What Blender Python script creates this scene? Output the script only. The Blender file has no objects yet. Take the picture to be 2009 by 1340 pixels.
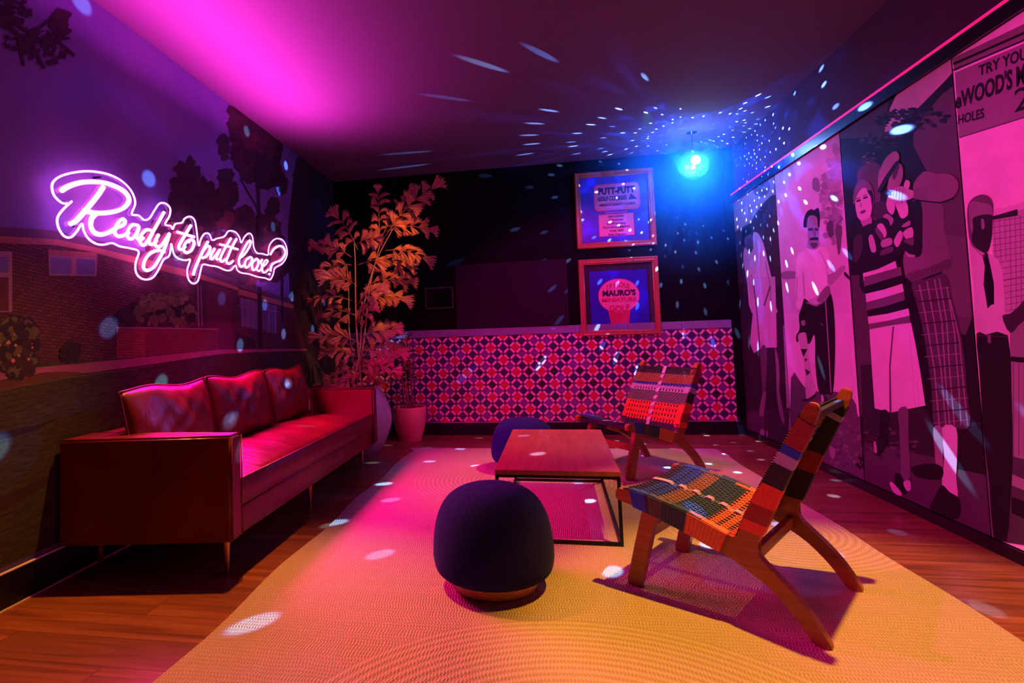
import bpy, bmesh, math, random
from mathutils import Vector, Matrix
PI = math.pi
C = bpy.context.scene.collection
scene = bpy.context.scene
random.seed(7)

# ------------------------------------------------------------------ camera, world, exposure
F_PX = 1102.97
RIGHT = Vector((0.98382, 0.17602, -0.03307)); RIGHT.normalize()
M_ROWS = [(0.9835, 0.1778, -0.0331), (-0.0419, 0.0464, -0.9980), (-0.1759, 0.9830, 0.0531)]
R_ = Vector(M_ROWS[0]).normalized(); F_ = Vector(M_ROWS[2]); F_ = (F_ - R_ * F_.dot(R_)).normalized(); D_ = F_.cross(R_)
EYE = Vector((0, 0, 1.15))
CX, CY = 1004.5 - 157.23, 670 - 66.34
cam = bpy.data.cameras.new('camera'); cob = bpy.data.objects.new('camera', cam); C.objects.link(cob)
U_ = -D_
cob.matrix_world = Matrix(((R_.x, U_.x, -F_.x, EYE.x), (R_.y, U_.y, -F_.y, EYE.y), (R_.z, U_.z, -F_.z, EYE.z), (0, 0, 0, 1)))
cam.sensor_width = 36; cam.lens = F_PX * 36 / 2009
cam.shift_x = 157.23 / 2009; cam.shift_y = -66.34 / 2009
cam.clip_start = .05
scene.camera = cob
vs = scene.view_settings
vs.view_transform = 'Standard'; vs.look = 'None'; vs.gamma = 1; vs.use_curve_mapping = False; vs.exposure = 0.0
w = bpy.data.worlds.new('world'); scene.world = w; w.use_nodes = True
w.node_tree.nodes['Background'].inputs[0].default_value = (.10, .02, .22, 1)
w.node_tree.nodes['Background'].inputs[1].default_value = .02

AMBER = (1, .43, .03); MAGENTA = (1, .0, .42); BLUE = (.0, .09, 1); VIOLET = (.42, .06, 1)
def spot(name, loc, target, energy, color, angle, blend=.3, size=.03):
    l = bpy.data.lights.new(name, 'SPOT'); l.energy = energy; l.color = color
    l.spot_size = math.radians(angle); l.spot_blend = blend; l.shadow_soft_size = size
    o = bpy.data.objects.new(name, l); C.objects.link(o); o.location = loc
    o.rotation_euler = (Vector(target) - Vector(loc)).to_track_quat('-Z', 'Y').to_euler()
    return o
def point(name, loc, energy, color, size=.05):
    l = bpy.data.lights.new(name, 'POINT'); l.energy = energy; l.color = color; l.shadow_soft_size = size
    o = bpy.data.objects.new(name, l); C.objects.link(o); o.location = loc
    return o
def area(name, loc, target, sx, sy, energy, color, spread=180):
    l = bpy.data.lights.new(name, 'AREA'); l.shape = 'RECTANGLE'; l.size = sx; l.size_y = sy; l.energy = energy; l.color = color
    l.spread = math.radians(spread)
    o = bpy.data.objects.new(name, l); C.objects.link(o); o.location = loc
    o.rotation_euler = (Vector(target) - Vector(loc)).to_track_quat('-Z', 'Y').to_euler()
    return o
# ceiling spots of the lounge, and added area lamps for the neon sign's glow
spot('amber_spot_chair', (1.10, 2.45, 3.05), (1.15, 2.3, 0), 600, AMBER, 54, .5)
spot('amber_spot_far', (1.05, 5.0, 3.05), (.45, 4.75, 0), 190, AMBER, 56, .6)
spot('amber_spot_sofa', (-1.65, 3.05, 3.05), (-1.35, 1.85, 0), 500, (1, .30, .02), 62, .8)
spot('magenta_spot_tiles', (.4, 4.3, 3.08), (.55, 6.5, .35), 185, MAGENTA, 82, .4)
spot('magenta_spot_panels_near', (.1, 2.3, 3.08), (2.2, 2.9, .85), 125, MAGENTA, 68, .35)
spot('magenta_spot_panels_far', (.35, 4.6, 3.08), (2.2, 4.9, 1.0), 95, MAGENTA, 66, .35)
spot('amber_spot_palm', (-.55, 4.5, 3.05), (-1.70, 5.7, 1.75), 230, (1, .22, .02), 34, .7)
area('neon_fill_room', (-2.29, 3.72, 1.48), (-1.1, 3.72, .6), 1.35, .25, 80, (1, .0, .30), 140)
area('neon_fill_ceiling', (-2.0, 3.4, 2.42), (-1.80, 3.4, 3.1), 2.6, .06, 68, (1, .035, .64), 120)

# ------------------------------------------------------------------ dimensions (metres)
XL, XR, YB, YF, H = -2.378, 2.235, 6.605, -1.2, 3.127
XP = 2.205          # face of the printed panels
def ray(u, v):
    return (R_ * ((u - CX) / F_PX) + D_ * ((v - CY) / F_PX) + F_)
def onx(u, v, x):   # photo direction -> point of the wall at this x
    d = ray(u, v); return EYE + d * ((x - EYE.x) / d.x)
def ony(u, v, y):
    d = ray(u, v); return EYE + d * ((y - EYE.y) / d.y)

# ------------------------------------------------------------------ helpers
def hexc(r, g, b): return (r, g, b, 1)
MATS = {}
def nodes(m): return m.node_tree.nodes, m.node_tree.links
def mat(name, col, rough=.6, metal=0, spec=.5, emit=None, es=0, coat=0, sheen=0):
    if name in MATS: return MATS[name]
    m = bpy.data.materials.new(name); m.use_nodes = True
    b = m.node_tree.nodes['Principled BSDF']
    b.inputs['Base Color'].default_value = (*col, 1); b.inputs['Roughness'].default_value = rough
    b.inputs['Metallic'].default_value = metal; b.inputs['Specular IOR Level'].default_value = spec
    b.inputs['Coat Weight'].default_value = coat; b.inputs['Sheen Weight'].default_value = sheen
    if emit: b.inputs['Emission Color'].default_value = (*emit, 1); b.inputs['Emission Strength'].default_value = es
    MATS[name] = m; return m
class NT:
    """tiny builder for node maths"""
    def __init__(s, m): s.m = m; s.t = m.node_tree; s.b = s.t.nodes.get('Principled BSDF')
    def n(s, kind, **kw):
        nd = s.t.nodes.new(kind)
        for k, v in kw.items(): setattr(nd, k, v)
        return nd
    def l(s, a, b): s.t.links.new(a, b)
    def m_(s, op, a, b=None, c=None):
        nd = s.n('ShaderNodeMath', operation=op)
        for i, x in enumerate((a, b, c)):
            if x is None: continue
            if isinstance(x, (int, float)): nd.inputs[i].default_value = x
            else: s.l(x, nd.inputs[i])
        return nd.outputs[0]
    def geo(s, scale=(1, 1, 1), rot=(0, 0, 0), obj=True):
        tc = s.n('ShaderNodeTexCoord'); mp = s.n('ShaderNodeMapping')
        mp.inputs['Scale'].default_value = scale; mp.inputs['Rotation'].default_value = rot
        s.l(tc.outputs['Object'], mp.inputs[0]); return mp.outputs[0]
    def noise(s, vec, scale=5, detail=4, rough=.55, dist=0):
        nd = s.n('ShaderNodeTexNoise'); nd.inputs['Scale'].default_value = scale; nd.inputs['Detail'].default_value = detail
        nd.inputs['Roughness'].default_value = rough; nd.inputs['Distortion'].default_value = dist
        s.l(vec, nd.inputs['Vector']); return nd.outputs['Fac']
    def ramp(s, fac, stops):
        nd = s.n('ShaderNodeValToRGB'); e = nd.color_ramp.elements
        while len(e) < len(stops): e.new(.5)
        for i, (p, c) in enumerate(stops): e[i].position = p; e[i].color = (*c, 1)
        s.l(fac, nd.inputs[0]); return nd.outputs[0]
    def mix(s, fac, a, b):
        nd = s.n('ShaderNodeMix', data_type='RGBA')
        if isinstance(fac, (int, float)): nd.inputs[0].default_value = fac
        else: s.l(fac, nd.inputs[0])
        for i, x in ((6, a), (7, b)):
            if isinstance(x, tuple): nd.inputs[i].default_value = (*x, 1)
            else: s.l(x, nd.inputs[i])
        return nd.outputs[2]
    def bump(s, h, strength=.3, dist=.01):
        nd = s.n('ShaderNodeBump'); nd.inputs['Strength'].default_value = strength; nd.inputs['Distance'].default_value = dist
        s.l(h, nd.inputs['Height']); s.l(nd.outputs[0], s.b.inputs['Normal'])
    def col(s, c): s.l(c, s.b.inputs['Base Color'])

def tag(o, label=None, cat=None, group=None, kind=None):
    if label: o['label'] = label
    if cat: o['category'] = cat
    if group: o['group'] = group
    if kind: o['kind'] = kind
    return o
def empty(name, loc=(0, 0, 0), rz=0):
    o = bpy.data.objects.new(name, None); C.objects.link(o); o.location = loc; o.rotation_euler = (0, 0, rz)
    o.empty_display_size = .1
    return o
def link(name, bm, mats, parent=None, smooth=False, auto=None):
    me = bpy.data.meshes.new(name)
    if bm.faces: bmesh.ops.recalc_face_normals(bm, faces=bm.faces)
    bm.to_mesh(me); bm.free()
    if not isinstance(mats, (list, tuple)): mats = [mats]
    for m in mats: me.materials.append(m)
    if smooth:
        for p in me.polygons: p.use_smooth = True
        if auto:
            try: me.set_sharp_from_angle(angle=math.radians(auto))
            except Exception: pass
    o = bpy.data.objects.new(name, me); C.objects.link(o)
    if parent: o.parent = parent
    return o
def box(bm, c, s, mi=0, bev=0, rot=None):
    r = bmesh.ops.create_cube(bm, size=1)
    M = Matrix.Translation(c) @ (rot.to_4x4() if rot else Matrix.Identity(4)) @ Matrix.Diagonal((*s, 1))
    bmesh.ops.transform(bm, matrix=M, verts=r['verts'])
    fs = list({f for v in r['verts'] for f in v.link_faces})
    for f in fs: f.material_index = mi
    if bev:
        es = list({e for v in r['verts'] for e in v.link_edges})
        rb = bmesh.ops.bevel(bm, geom=es, offset=bev, segments=2, affect='EDGES', clamp_overlap=True, profile=.7)
        for f in rb['faces']: f.material_index = mi
def bx(bm, x0, x1, y0, y1, z0, z1, mi=0, bev=0):
    box(bm, ((x0 + x1) / 2, (y0 + y1) / 2, (z0 + z1) / 2), (x1 - x0, y1 - y0, z1 - z0), mi, bev)
def tube(bm, pts, r, seg=8, mi=0, closed=False, caps=True):
    pts = [Vector(p) for p in pts]; n = len(pts); rings = []
    rad = r if isinstance(r, (list, tuple)) else [r] * n
    nrm = None
    for i in range(n):
        if closed: t = pts[(i + 1) % n] - pts[i - 1]
        else: t = pts[min(i + 1, n - 1)] - pts[max(i - 1, 0)]
        if t.length < 1e-9: t = Vector((0, 0, 1))
        t.normalize()
        if nrm is None:
            nrm = t.orthogonal().normalized()
        nrm = (nrm - t * nrm.dot(t))
        nrm = nrm.normalized() if nrm.length > 1e-6 else t.orthogonal().normalized()
        b = t.cross(nrm)
        rings.append([bm.verts.new(pts[i] + (nrm * math.cos(2 * PI * k / seg) + b * math.sin(2 * PI * k / seg)) * rad[i]) for k in range(seg)])
    for i in range(n if closed else n - 1):
        a, b = rings[i], rings[(i + 1) % n]
        for k in range(seg):
            f = bm.faces.new((a[k], a[(k + 1) % seg], b[(k + 1) % seg], b[k])); f.material_index = mi; f.smooth = True
    if caps and not closed:
        for rg in (rings[0][::-1], rings[-1]):
            f = bm.faces.new(rg); f.material_index = mi
def lathe(bm, prof, seg=48, mi=0, c=(0, 0, 0)):
    rings = []
    for r, z in prof:
        if r < 1e-5: rings.append([bm.verts.new((c[0], c[1], c[2] + z))])
        else: rings.append([bm.verts.new((c[0] + r * math.cos(2 * PI * k / seg), c[1] + r * math.sin(2 * PI * k / seg), c[2] + z)) for k in range(seg)])
    for a, b in zip(rings, rings[1:]):
        for k in range(seg):
            k2 = (k + 1) % seg
            if len(a) == 1 and len(b) == 1: continue
            if len(a) == 1: f = bm.faces.new((a[0], b[k2], b[k]))
            elif len(b) == 1: f = bm.faces.new((a[k], a[k2], b[0]))
            else: f = bm.faces.new((a[k], a[k2], b[k2], b[k]))
            f.material_index = mi; f.smooth = True
def cr(pts, sub=6, closed=False):
    """Catmull-Rom smoothing of a list of tuples"""
    P = [Vector(p) for p in pts]; n = len(P); out = []
    rng = range(n if closed else n - 1)
    for i in rng:
        if closed: p0, p1, p2, p3 = P[i - 1], P[i], P[(i + 1) % n], P[(i + 2) % n]
        else: p0, p1, p2, p3 = P[max(i - 1, 0)], P[i], P[i + 1], P[min(i + 2, n - 1)]
        for k in range(sub):
            t = k / sub
            out.append(.5 * ((2 * p1) + (p2 - p0) * t + (2 * p0 - 5 * p1 + 4 * p2 - p3) * t * t + (3 * p1 - p0 - 3 * p2 + p3) * t ** 3))
    if not closed: out.append(P[-1])
    return out
def extrude_profile(bm, pts, y0, y1, mi=0, bev=0):
    """closed (x,z) outline extruded along y"""
    a = [bm.verts.new((p[0], y0, p[1])) for p in pts]; b = [bm.verts.new((p[0], y1, p[1])) for p in pts]
    fs = [bm.faces.new(a), bm.faces.new(b[::-1])]; n = len(pts)
    for i in range(n):
        fs.append(bm.faces.new((a[i], b[i], b[(i + 1) % n], a[(i + 1) % n])))
    for f in fs: f.material_index = mi
    if bev:
        es = list(fs[0].edges) + list(fs[1].edges)
        rb = bmesh.ops.bevel(bm, geom=es, offset=bev, segments=2, affect='EDGES', clamp_overlap=True)
        for f in rb['faces']: f.material_index = mi

# ------------------------------------------------------------------ materials
def m_wood(name, c1, c2, rough=.38, scale=6, axis='x', coat=.1):
    if name in MATS: return MATS[name]
    m = mat(name, c1, rough, coat=coat); t = NT(m)
    sc = {'x': (.35, 5, 5), 'y': (5, .35, 5), 'z': (5, 5, .35)}[axis]
    v = t.geo(sc)
    f = t.noise(v, scale, 8, .65, 1.2)
    t.col(t.ramp(f, [(.3, c2), (.5, c1), (.72, tuple(x * 1.25 for x in c1))]))
    t.bump(f, .12, .004)
    return m
def m_floor():
    m = mat('floor_planks', (.3, .12, .05), .32, coat=.12); t = NT(m)
    tc = t.n('ShaderNodeTexCoord'); sep = t.n('ShaderNodeSeparateXYZ'); t.l(tc.outputs['Object'], sep.inputs[0])
    X, Y = sep.outputs[0], sep.outputs[1]
    row = t.m_('FLOOR', t.m_('DIVIDE', Y, .185))
    wn = t.n('ShaderNodeTexWhiteNoise', noise_dimensions='1D'); t.l(row, wn.inputs['W'])
    xs = t.m_('ADD', X, t.m_('MULTIPLY', wn.outputs['Value'], 3.1))
    colm = t.m_('FLOOR', t.m_('DIVIDE', xs, 1.35))
    cmb = t.n('ShaderNodeCombineXYZ'); t.l(row, cmb.inputs[0]); t.l(colm, cmb.inputs[1])
    wn2 = t.n('ShaderNodeTexWhiteNoise', noise_dimensions='2D'); t.l(cmb.outputs[0], wn2.inputs['Vector'])
    g = t.n('ShaderNodeCombineXYZ'); t.l(t.m_('MULTIPLY', xs, .55), g.inputs[0]); t.l(t.m_('MULTIPLY', Y, 9.0), g.inputs[1])
    t.l(t.m_('MULTIPLY', wn2.outputs['Value'], 37.0), g.inputs[2])
    f = t.noise(g.outputs[0], 2.2, 9, .62, .9)
    c = t.ramp(f, [(.28, (.06, .016, .007)), (.5, (.25, .075, .028)), (.7, (.42, .15, .06))])
    tint = t.mix(t.m_('MULTIPLY', wn2.outputs['Value'], .55), c, (.14, .05, .02))
    fy = t.m_('FRACT', t.m_('DIVIDE', Y, .185)); fx = t.m_('FRACT', t.m_('DIVIDE', xs, 1.35))
    gap = t.m_('MAXIMUM', t.m_('LESS_THAN', fy, .012), t.m_('LESS_THAN', fx, .0018))
    t.col(t.mix(gap, tint, (.02, .008, .004)))
    t.bump(t.m_('SUBTRACT', f, t.m_('MULTIPLY', gap, 2.0)), .12, .004)
    return m
def m_rug():
    m = mat('rug_wool', (.80, .64, .44), .95, spec=.1, sheen=.15); t = NT(m)
    tc = t.n('ShaderNodeTexCoord'); sep = t.n('ShaderNodeSeparateXYZ'); t.l(tc.outputs['Object'], sep.inputs[0])
    X, Y = sep.outputs[0], sep.outputs[1]
    def ring(cx, cy, R):
        r = t.m_('SQRT', t.m_('ADD', t.m_('POWER', t.m_('ABSOLUTE', t.m_('SUBTRACT', X, cx)), 2.0), t.m_('POWER', t.m_('ABSOLUTE', t.m_('SUBTRACT', Y, cy)), 2.0)))
        return r, t.m_('LESS_THAN', r, R)
    r1, in1 = ring(.12, 1.35, 1.0); r2, in2 = ring(-.15, 4.55, .85); r3, in3 = ring(1.3, 3.5, .6)
    wob = t.m_('MULTIPLY', t.m_('SINE', t.m_('MULTIPLY', X, 7.0)), .004)
    nz = t.m_('MULTIPLY', t.noise(t.geo((1, 1, 1)), 9, 3), .03)
    yy = t.m_('ADD', t.m_('ADD', Y, wob), nz)
    lin = t.m_('SINE', t.m_('MULTIPLY', yy, 270.0))
    row = t.m_('FLOOR', t.m_('DIVIDE', yy, .017)); wr = t.n('ShaderNodeTexWhiteNoise', noise_dimensions='1D'); t.l(row, wr.inputs['W'])
    slant = t.m_('MULTIPLY', t.m_('SUBTRACT', wr.outputs['Value'], .35), t.m_('MULTIPLY', yy, 420.0))
    zig = t.m_('SINE', t.m_('ADD', t.m_('ADD', t.m_('MULTIPLY', X, 520.0), slant), t.m_('MULTIPLY', t.noise(t.geo((1, 1, 1)), 14, 2), 9.0)))
    base = t.m_('ADD', t.m_('MULTIPLY', lin, .25), t.m_('MULTIPLY', zig, .6))
    h = base
    for r, i in ((r1, in1), (r2, in2), (r3, in3)):
        arc = t.m_('SINE', t.m_('MULTIPLY', r, 175.0))
        mixv = t.n('ShaderNodeMix', data_type='FLOAT'); t.l(i, mixv.inputs[0]); t.l(h, mixv.inputs[2])
        t.l(t.m_('ADD', t.m_('MULTIPLY', arc, .5), t.m_('MULTIPLY', zig, .45)), mixv.inputs[3]); h = mixv.outputs[0]
    big = t.noise(t.geo((.6, 3, 1)), 5, 5)
    hh = t.m_('MULTIPLY_ADD', h, .5, .5)
    c = t.mix(hh, (.34, .25, .16), (.66, .54, .38))
    c = t.mix(t.m_('MULTIPLY', big, .35), c, (.50, .38, .25))
    t.col(c); t.bump(h, .6, .006)
    return m
def m_leather():
    m = mat('oxblood_leather', (.30, .022, .022), .38, spec=.5, coat=.08); t = NT(m)
    v = t.geo((1, 1, 1)); f = t.noise(v, 3, 4); g = t.noise(v, 160, 3)
    t.col(t.ramp(f, [(.3, (.09, .004, .006)), (.7, (.19, .010, .010))]))
    folds = t.noise(t.geo((1.2, 5.5, 1.2)), 3.2, 3, .5, .6)
    t.bump(t.m_('ADD', t.m_('MULTIPLY', g, .12), folds), .42, .02)
    return m
def m_plain(name, col, rough, nscale=20, amount=.15, bump=.1, **kw):
    if name in MATS: return MATS[name]
    m = mat(name, col, rough, **kw); t = NT(m); f = t.noise(t.geo(), nscale, 4)
    t.col(t.ramp(f, [(.3, tuple(x * (1 - amount) for x in col)), (.7, tuple(min(1, x * (1 + amount)) for x in col))]))
    if bump: t.bump(f, bump, .003)
    return m
def m_tiles():
    m = mat('patterned_wall_tiles', (.3, .05, .2), .28, coat=.2); t = NT(m)
    tc = t.n('ShaderNodeTexCoord'); sep = t.n('ShaderNodeSeparateXYZ'); t.l(tc.outputs['Object'], sep.inputs[0])
    p = .1425
    X = t.m_('DIVIDE', sep.outputs[0], p); Z = t.m_('DIVIDE', t.m_('SUBTRACT', sep.outputs[2], .152), p)
    u = t.m_('ADD', X, Z); v = t.m_('SUBTRACT', X, Z)
    mu, mv = t.m_('FLOOR', u), t.m_('FLOOR', v)
    fu = t.m_('ABSOLUTE', t.m_('SUBTRACT', t.m_('FRACT', u), .5)); fv = t.m_('ABSOLUTE', t.m_('SUBTRACT', t.m_('FRACT', v), .5))
    mx, mn = t.m_('MAXIMUM', fu, fv), t.m_('MINIMUM', fu, fv)
    tile = t.m_('LESS_THAN', mx, .345)
    strip = t.m_('MULTIPLY', t.m_('GREATER_THAN', mx, .385), t.m_('LESS_THAN', mn, .315))
    seg = t.m_('GREATER_THAN', t.m_('ABSOLUTE', t.m_('SUBTRACT', t.m_('FRACT', t.m_('MULTIPLY', t.m_('ADD', mn, .0), 4.76)), .5)), .10)
    even = lambda q: t.m_('LESS_THAN', t.m_('ABSOLUTE', t.m_('MODULO', q, 2.0)), .5)
    eu, ev = even(mu), even(mv)
    red = t.m_('MULTIPLY', eu, ev)
    cmb = t.n('ShaderNodeCombineXYZ'); t.l(mu, cmb.inputs[0]); t.l(mv, cmb.inputs[1])
    wn = t.n('ShaderNodeTexWhiteNoise', noise_dimensions='2D'); t.l(cmb.outputs[0], wn.inputs['Vector'])
    rnd = wn.outputs['Value']
    dark = t.mix(t.m_('GREATER_THAN', rnd, .5), (.035, .015, .03), (.05, .025, .11))
    purp = t.mix(t.m_('GREATER_THAN', rnd, .62), (.05, .02, .09), (.20, .07, .23))
    other = t.mix(t.m_('MULTIPLY', t.m_('SUBTRACT', 1.0, eu), t.m_('SUBTRACT', 1.0, ev)), purp, dark)
    tilec = t.mix(red, other, (.62, .03, .035))
    stripc = t.mix(seg, (.62, .30, .40), (1.0, .56, .68))
    bgc = (.16, .045, .10)
    c = t.mix(strip, bgc, stripc); c = t.mix(tile, c, tilec)
    t.col(c)
    t.bump(t.m_('MAXIMUM', tile, strip), .25, .002)
    return m
def m_brick(name, c1, c2, mortar, scale, rotz=0):
    m = mat(name, c1, .8); t = NT(m)
    tc = t.n('ShaderNodeTexCoord'); sep = t.n('ShaderNodeSeparateXYZ'); t.l(tc.outputs['Object'], sep.inputs[0])
    cm = t.n('ShaderNodeCombineXYZ'); t.l(sep.outputs[1], cm.inputs[0])
    t.l(t.m_('ADD', sep.outputs[2], t.m_('MULTIPLY', sep.outputs[1], rotz)), cm.inputs[1])
    b = t.n('ShaderNodeTexBrick'); b.inputs['Scale'].default_value = scale; b.inputs['Mortar Size'].default_value = .035
    b.inputs['Color1'].default_value = (*c1, 1); b.inputs['Color2'].default_value = (*c2, 1); b.inputs['Mortar'].default_value = (*mortar, 1)
    b.inputs['Row Height'].default_value = .22
    t.l(cm.outputs[0], b.inputs['Vector']); t.col(b.outputs['Color'])
    return m
FLOOR = m_floor(); RUG = m_rug(); LEATHER = m_leather(); TILES = m_tiles()
CEIL = m_plain('ceiling_paint', (.115, .085, .13), .85, 30, .03, .03)
DARKWALL = m_plain('black_wall_paint', (.0035, .0025, .004), .8, 8, .2, .04, spec=.12)
SOFFIT = m_plain('dark_plum_paint', (.05, .022, .06), .8, 8, .08, .03)
BLACK = m_plain('black_skirting', (.006, .006, .008), .3, 8, .2, .02)
BLACKTILE = m_plain('black_gloss_tile', (.010, .009, .014), .18, 8, .2, .02)
GROUT = mat('pale_grout', (.16, .12, .16), .8)
CAPT = m_plain('cap_tile_glaze', (.26, .22, .36), .22, 6, .1, .02)
WOODR = m_wood('tabletop_wood', (.40, .085, .07), (.30, .05, .04), .42, 5, 'y', .05)
CHAIRWOOD = m_wood('teak_frame', (.30, .08, .022), (.18, .04, .012), .42, 7, 'x')
BLACKMETAL = m_plain('black_powder_coat', (.012, .012, .014), .4, 40, .1, .02, metal=.6)
BRASS = m_plain('brushed_brass', (.62, .40, .16), .35, 20, .1, .03, metal=.9)
NAVY = m_plain('navy_wool_felt', (.011, .009, .12), .95, 90, .25, .3, sheen=.04, spec=.1)
FRAMEW = m_wood('cherry_frame', (.42, .11, .06), (.25, .05, .03), .3, 6, 'z', .3)
GILT = m_plain('gilt_inner_lip', (.75, .42, .15), .3, 20, .1, .02, metal=.8)
POTR = m_plain('glazed_clay', (.80, .22, .22), .28, 6, .08, .02, coat=.4)
POTP = m_plain('grey_stoneware', (.42, .36, .40), .35, 14, .15, .05, coat=.2)
SOIL = m_plain('potting_soil', (.03, .018, .01), .95, 60, .4, .5)
def gray(g):
    g = round(g * 20) / 20
    return m_plain('print_tone_%02d' % int(g * 100), tuple(max(.008, g ** 1.9) * k for k in (1, 1, 1)), .62, 3.5, .10, 0, spec=.15)

# ------------------------------------------------------------------ room shell
def slab(name, x0, x1, y0, y1, z0, z1, m, kind='structure'):
    bm = bmesh.new(); bx(bm, x0, x1, y0, y1, z0, z1)
    return tag(link(name, bm, m), kind=kind)
slab('floor', XL - .2, XR + .2, YF - .2, YB + .2, -.1, 0, FLOOR)
slab('ceiling', XL - .2, XR + .2, YF - .2, YB + .2, H, H + .1, CEIL)
slab('wall_left', XL - .15, XL - .004, YF - .2, YB + .2, 0, H, DARKWALL)
slab('wall_right', XR, XR + .15, YF - .2, YB + .2, 0, H, SOFFIT)
slab('wall_back', XL - .004, XR, YB, YB + .15, 0, H, DARKWALL)
slab('wall_front', XL - .004, XR, YF - .15, YF, 0, H, DARKWALL)
bm = bmesh.new(); bx(bm, XL - .004, XL + .012, YF, YB, 0, .16); bx(bm, XL - .004, XL + .014, YF, YB, .160, .166, 1)
bx(bm, XL + .012, XL + .017, YF, YB, 0, .006, 1)
tag(link('baseboard_left', bm, [BLACK, mat('pale_trim_edge', (.8, .75, .8), .35)]), kind='structure')
slab('baseboard_right', XR - .045, XR, YF, YB, 0, .062, BLACK)
# tiled dado of the back wall
TX0, TX1 = XL - .004, 2.12
bm = bmesh.new(); bx(bm, TX0, TX1, YB - .012, YB, .152, 1.150)
tag(link('wall_back_tiling', bm, TILES), kind='structure').name = 'trim_1'
bm = bmesh.new()
x = TX0
while x < TX1 - .01:
    x1 = min(x + .285, TX1); bx(bm, x + .001, x1 - .001, YB - .016, YB, 1.152, 1.238, 0, .003); x = x1
bx(bm, TX0, TX1, YB - .006, YB, 1.150, 1.236, 1)
tag(link('trim_2', bm, [CAPT, GROUT]), kind='structure')
bm = bmesh.new(); x = TX0
while x < XR - .01:
    x1 = min(x + .305, XR); bx(bm, x + .0015, x1 - .0015, YB - .018, YB, .002, .142, 0, .002); x = x1
bx(bm, TX0, XR, YB - .008, YB, 0, .146, 1)
tag(link('baseboard_back', bm, [BLACKTILE, GROUT]), kind='structure')
slab('trim_3', TX0, TX1 + .03, YB - .020, YB, .143, .151, mat('brushed_edge_strip', (.55, .45, .5), .35, .5))
slab('trim_4', TX1 + .004, XR, YB - .03, YB, .15, H, DARKWALL)
# rail above the printed panels, lit by a magenta led line
bm = bmesh.new(); bx(bm, XR - .05, XR, YF, YB - .03, 2.515, 2.590)
tag(link('trim_5', bm, BLACK), kind='structure')
bm = bmesh.new(); bx(bm, XR - .052, XR - .001, YF, YB - .03, 2.5905, 2.606)
led = link('led_strip', bm, mat('magenta_led', (.8, .05, .35), .5, emit=(1, .01, .22), es=.75))
tag(led, 'thin glowing magenta line along the rail over the printed golfer panels', 'light strip')
# dark boards and box on the black wall
bm = bmesh.new(); bx(bm, -.885, .405, YB - .03, YB - .001, 1.245, 2.00, 0, .004)
tag(link('wall_board', bm, m_plain('dark_plum_board', (.016, .005, .016), .7, 8, .1, .03, spec=.15)), 'large dark plum board fixed to the black wall left of the framed pictures', 'board')
e = empty('wall_screen', (-1.085, YB - .02, 1.617)); tag(e, 'small black screen with a thin frame beside the palm', 'screen')
bm = bmesh.new(); bx(bm, -.155, .155, -.018, .018, -.115, .115, 0, .004); link('screen_panel', bm, mat('screen_glass', (.004, .004, .006), .12), e)
bm = bmesh.new()
for a in ((-.168, -.155, -.128, .128), (.155, .168, -.128, .128), (-.155, .155, -.128, -.115), (-.155, .155, .115, .128)): bx(bm, a[0], a[1], -.022, .018, a[2], a[3])
link('screen_frame', bm, m_plain('smoked_frame', (.05, .02, .045), .4, 20, .1, 0), e)

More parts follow.
